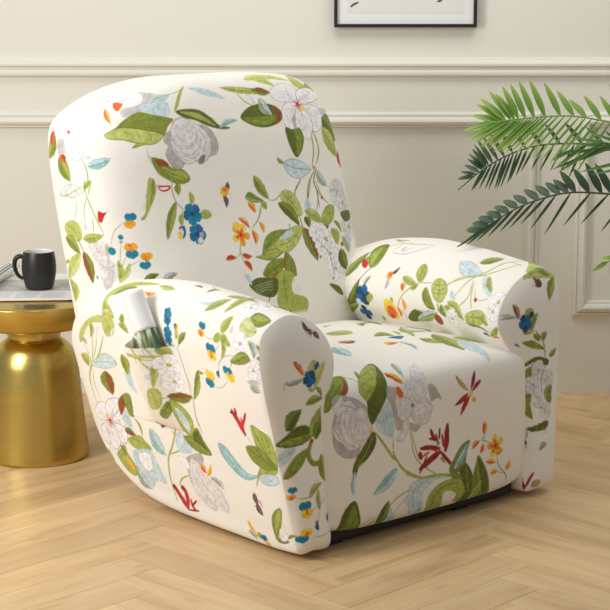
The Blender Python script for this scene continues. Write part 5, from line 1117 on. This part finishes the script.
# darker frond below it
f2 = [(700, 170), (655, 153), (610, 145.5), (571.6, 143.5), (536, 146), (509.6, 154.4), (483, 169.5), (458, 190)]
up2 = [(.985, 457, 178), (.93, 461, 167), (.87, 467, 159), (.81, 470, 151), (.75, 473, 145), (.68, 479, 138), (.6, 488, 132), (.52, 500, 128), (.42, 520, 124), (.32, 545, 122), (.2, 575, 122), (.1, 605, 130)]
dn2 = [(.96, 470, 190), (.88, 478, 188), (.80, 487, 190), (.72, 495, 188), (.65, 502, 188), (.58, 509, 180), (.5, 519, 172), (.4, 535, 170), (.3, 552, 172), (.18, 568, 178)]
L2 = interp_leaves(up2, 17, .0118, .03, 1, 5, 22) + interp_leaves(dn2, 17, .0080, -.02, 1.5, 6, 20)
frond(f2, 5.14, 5.10, L2, PMATS[1], .03, stems(700, 170, 5.15, .12))
# low dark frond
f3 = [(700, 212), (655, 199), (610, 194), (568.6, 192.7), (542, 198.6), (518.5, 207.5), (489, 225), (457, 247)]
up3 = [(.14, (628, 160)), (.20, (612, 164)), (.265, (595, 162.5)), (.31, (585, 161.5)), (.36, (573, 167.5)), (.41, (560, 170.3)), (.45, (553, 179)), (.49, (545, 182)), (.53, (535, 185)), (.57, (524, 189)), (.62, (513, 195)), (.66, (503, 200)), (.70, (494, 206)), (.74, (486, 212)), (.78, (478, 217)), (.83, (472, 223)), (.88, (466, 230))]
L3 = [((700 - p[0] - 18) / 245, p, .0205, .03) for f, p in up3]
dn3 = [(.20, (600, 232)), (.30, (580, 224)), (.38, (562.7, 226)), (.44, (544, 234.5)), (.50, (530, 229)), (.55, (520, 224)), (.60, (509, 228)), (.66, (499, 232)), (.73, (487, 237)), (.80, (476, 241)), (.88, (466, 245)), (.95, (459, 246))]
L3 += [((700 - p[0] - 30) / 245, p, .0085, -.02) for f, p in dn3]
frond(f3, 4.95, 4.86, L3, PMATS[1], .02, stems(700, 212, 4.98, .05))
# arching frond crossing between the upper ones
f4 = [(720, 190), (665, 158), (625, 146), (595, 143), (572, 150)]
L4 = [(.40, (566, 133), .011, .02), (.50, (560, 140), .011, .0), (.62, (556, 152), .012, -.02), (.70, (550, 168), .012, -.03), (.80, (557, 172), .011, -.03), (.45, (578, 170), .012, -.03), (.35, (590, 172), .012, -.03), (.3, (585, 128), .012, .02), (.2, (603, 130), .012, .02), (.9, (556, 166), .010, -.02), (.99, (552, 160), .010, -.01)]
frond(f4, 4.88, 4.84, L4, PMATS[2], .03, stems(720, 190, 4.9, .1))
# bright frond whose tip only just enters at the right
f5 = [(760, 300), (715, 268), (670, 256), (635, 256), (606, 262)]
L5 = [(.99, (592, 271.5), .014, 0), (.9, (600, 258), .012, .02), (.85, (611, 276), .012, -.02), (.7, (622, 236), .014, .02), (.65, (632, 284), .014, -.02), (.5, (646, 226), .015, .02), (.45, (655, 292), .015, -.02), (.3, (676, 224), .015, .02), (.25, (684, 300), .015, -.02)]
frond(f5, 4.92, 4.86, L5, PMATS[0], .02, stems(760, 300, 4.95, .0))
m_trunk = mat('brown palm stalk', (92, 76, 50), .8, bump=.3, bscale=40, var=.15, vscale=20)
vs, fs = tube([(0, 0, .24), (.005, 0, .36), (0, .004, .50), (-.003, 0, .60)], [.028, .026, .024, .018], 16); mesh_obj('trunk', vs, fs, m_trunk, palm)
lathe('pot', [(0, 0), (.11, 0), (.118, .004), (.145, .26), (.150, .285), (.146, .29), (.138, .286), (.134, .255), (0, .25)], mat('white ceramic pot', (226, 222, 214), .4), palm, 64)
lathe('soil', [(0, .262), (.08, .264), (.1345, .258)], mat('dark potting soil', (60, 46, 34), .95, bump=.8, bscale=60), palm, 48)


# ------------------------------------------------------------------ light
W = bpy.data.worlds.new('world'); SC.world = W; W.use_nodes = True
bg = W.node_tree.nodes['Background']; bg.inputs[0].default_value = (.95, .975, 1.0, 1); bg.inputs[1].default_value = .35
def area(name, loc, target, sx, sy, power, col):
    l = bpy.data.lights.new(name, 'AREA'); l.shape = 'RECTANGLE'; l.size = sx; l.size_y = sy; l.energy = power; l.color = col
    o = bpy.data.objects.new(name, l); COL.objects.link(o); o.location = loc
    o.rotation_euler = (Vector(target) - Vector(loc)).to_track_quat('-Z', 'Y').to_euler()
    return o
area('window_light', (-2.1, 3.35, 1.55), (0, 4.7, .45), .85, 1.2, 48, (1, .99, .975))
area('overhead_fill', (.5, 4.75, 2.75), (.5, 5.78, .7), 2.6, .9, 26, (1, .98, .93))  # unseen soft fill, added overhead to brighten the wall and chair top
vs_ = SC.view_settings; vs_.view_transform = 'Standard'; vs_.look = 'None'; vs_.gamma = 1; vs_.exposure = 0
vs_.use_curve_mapping = False
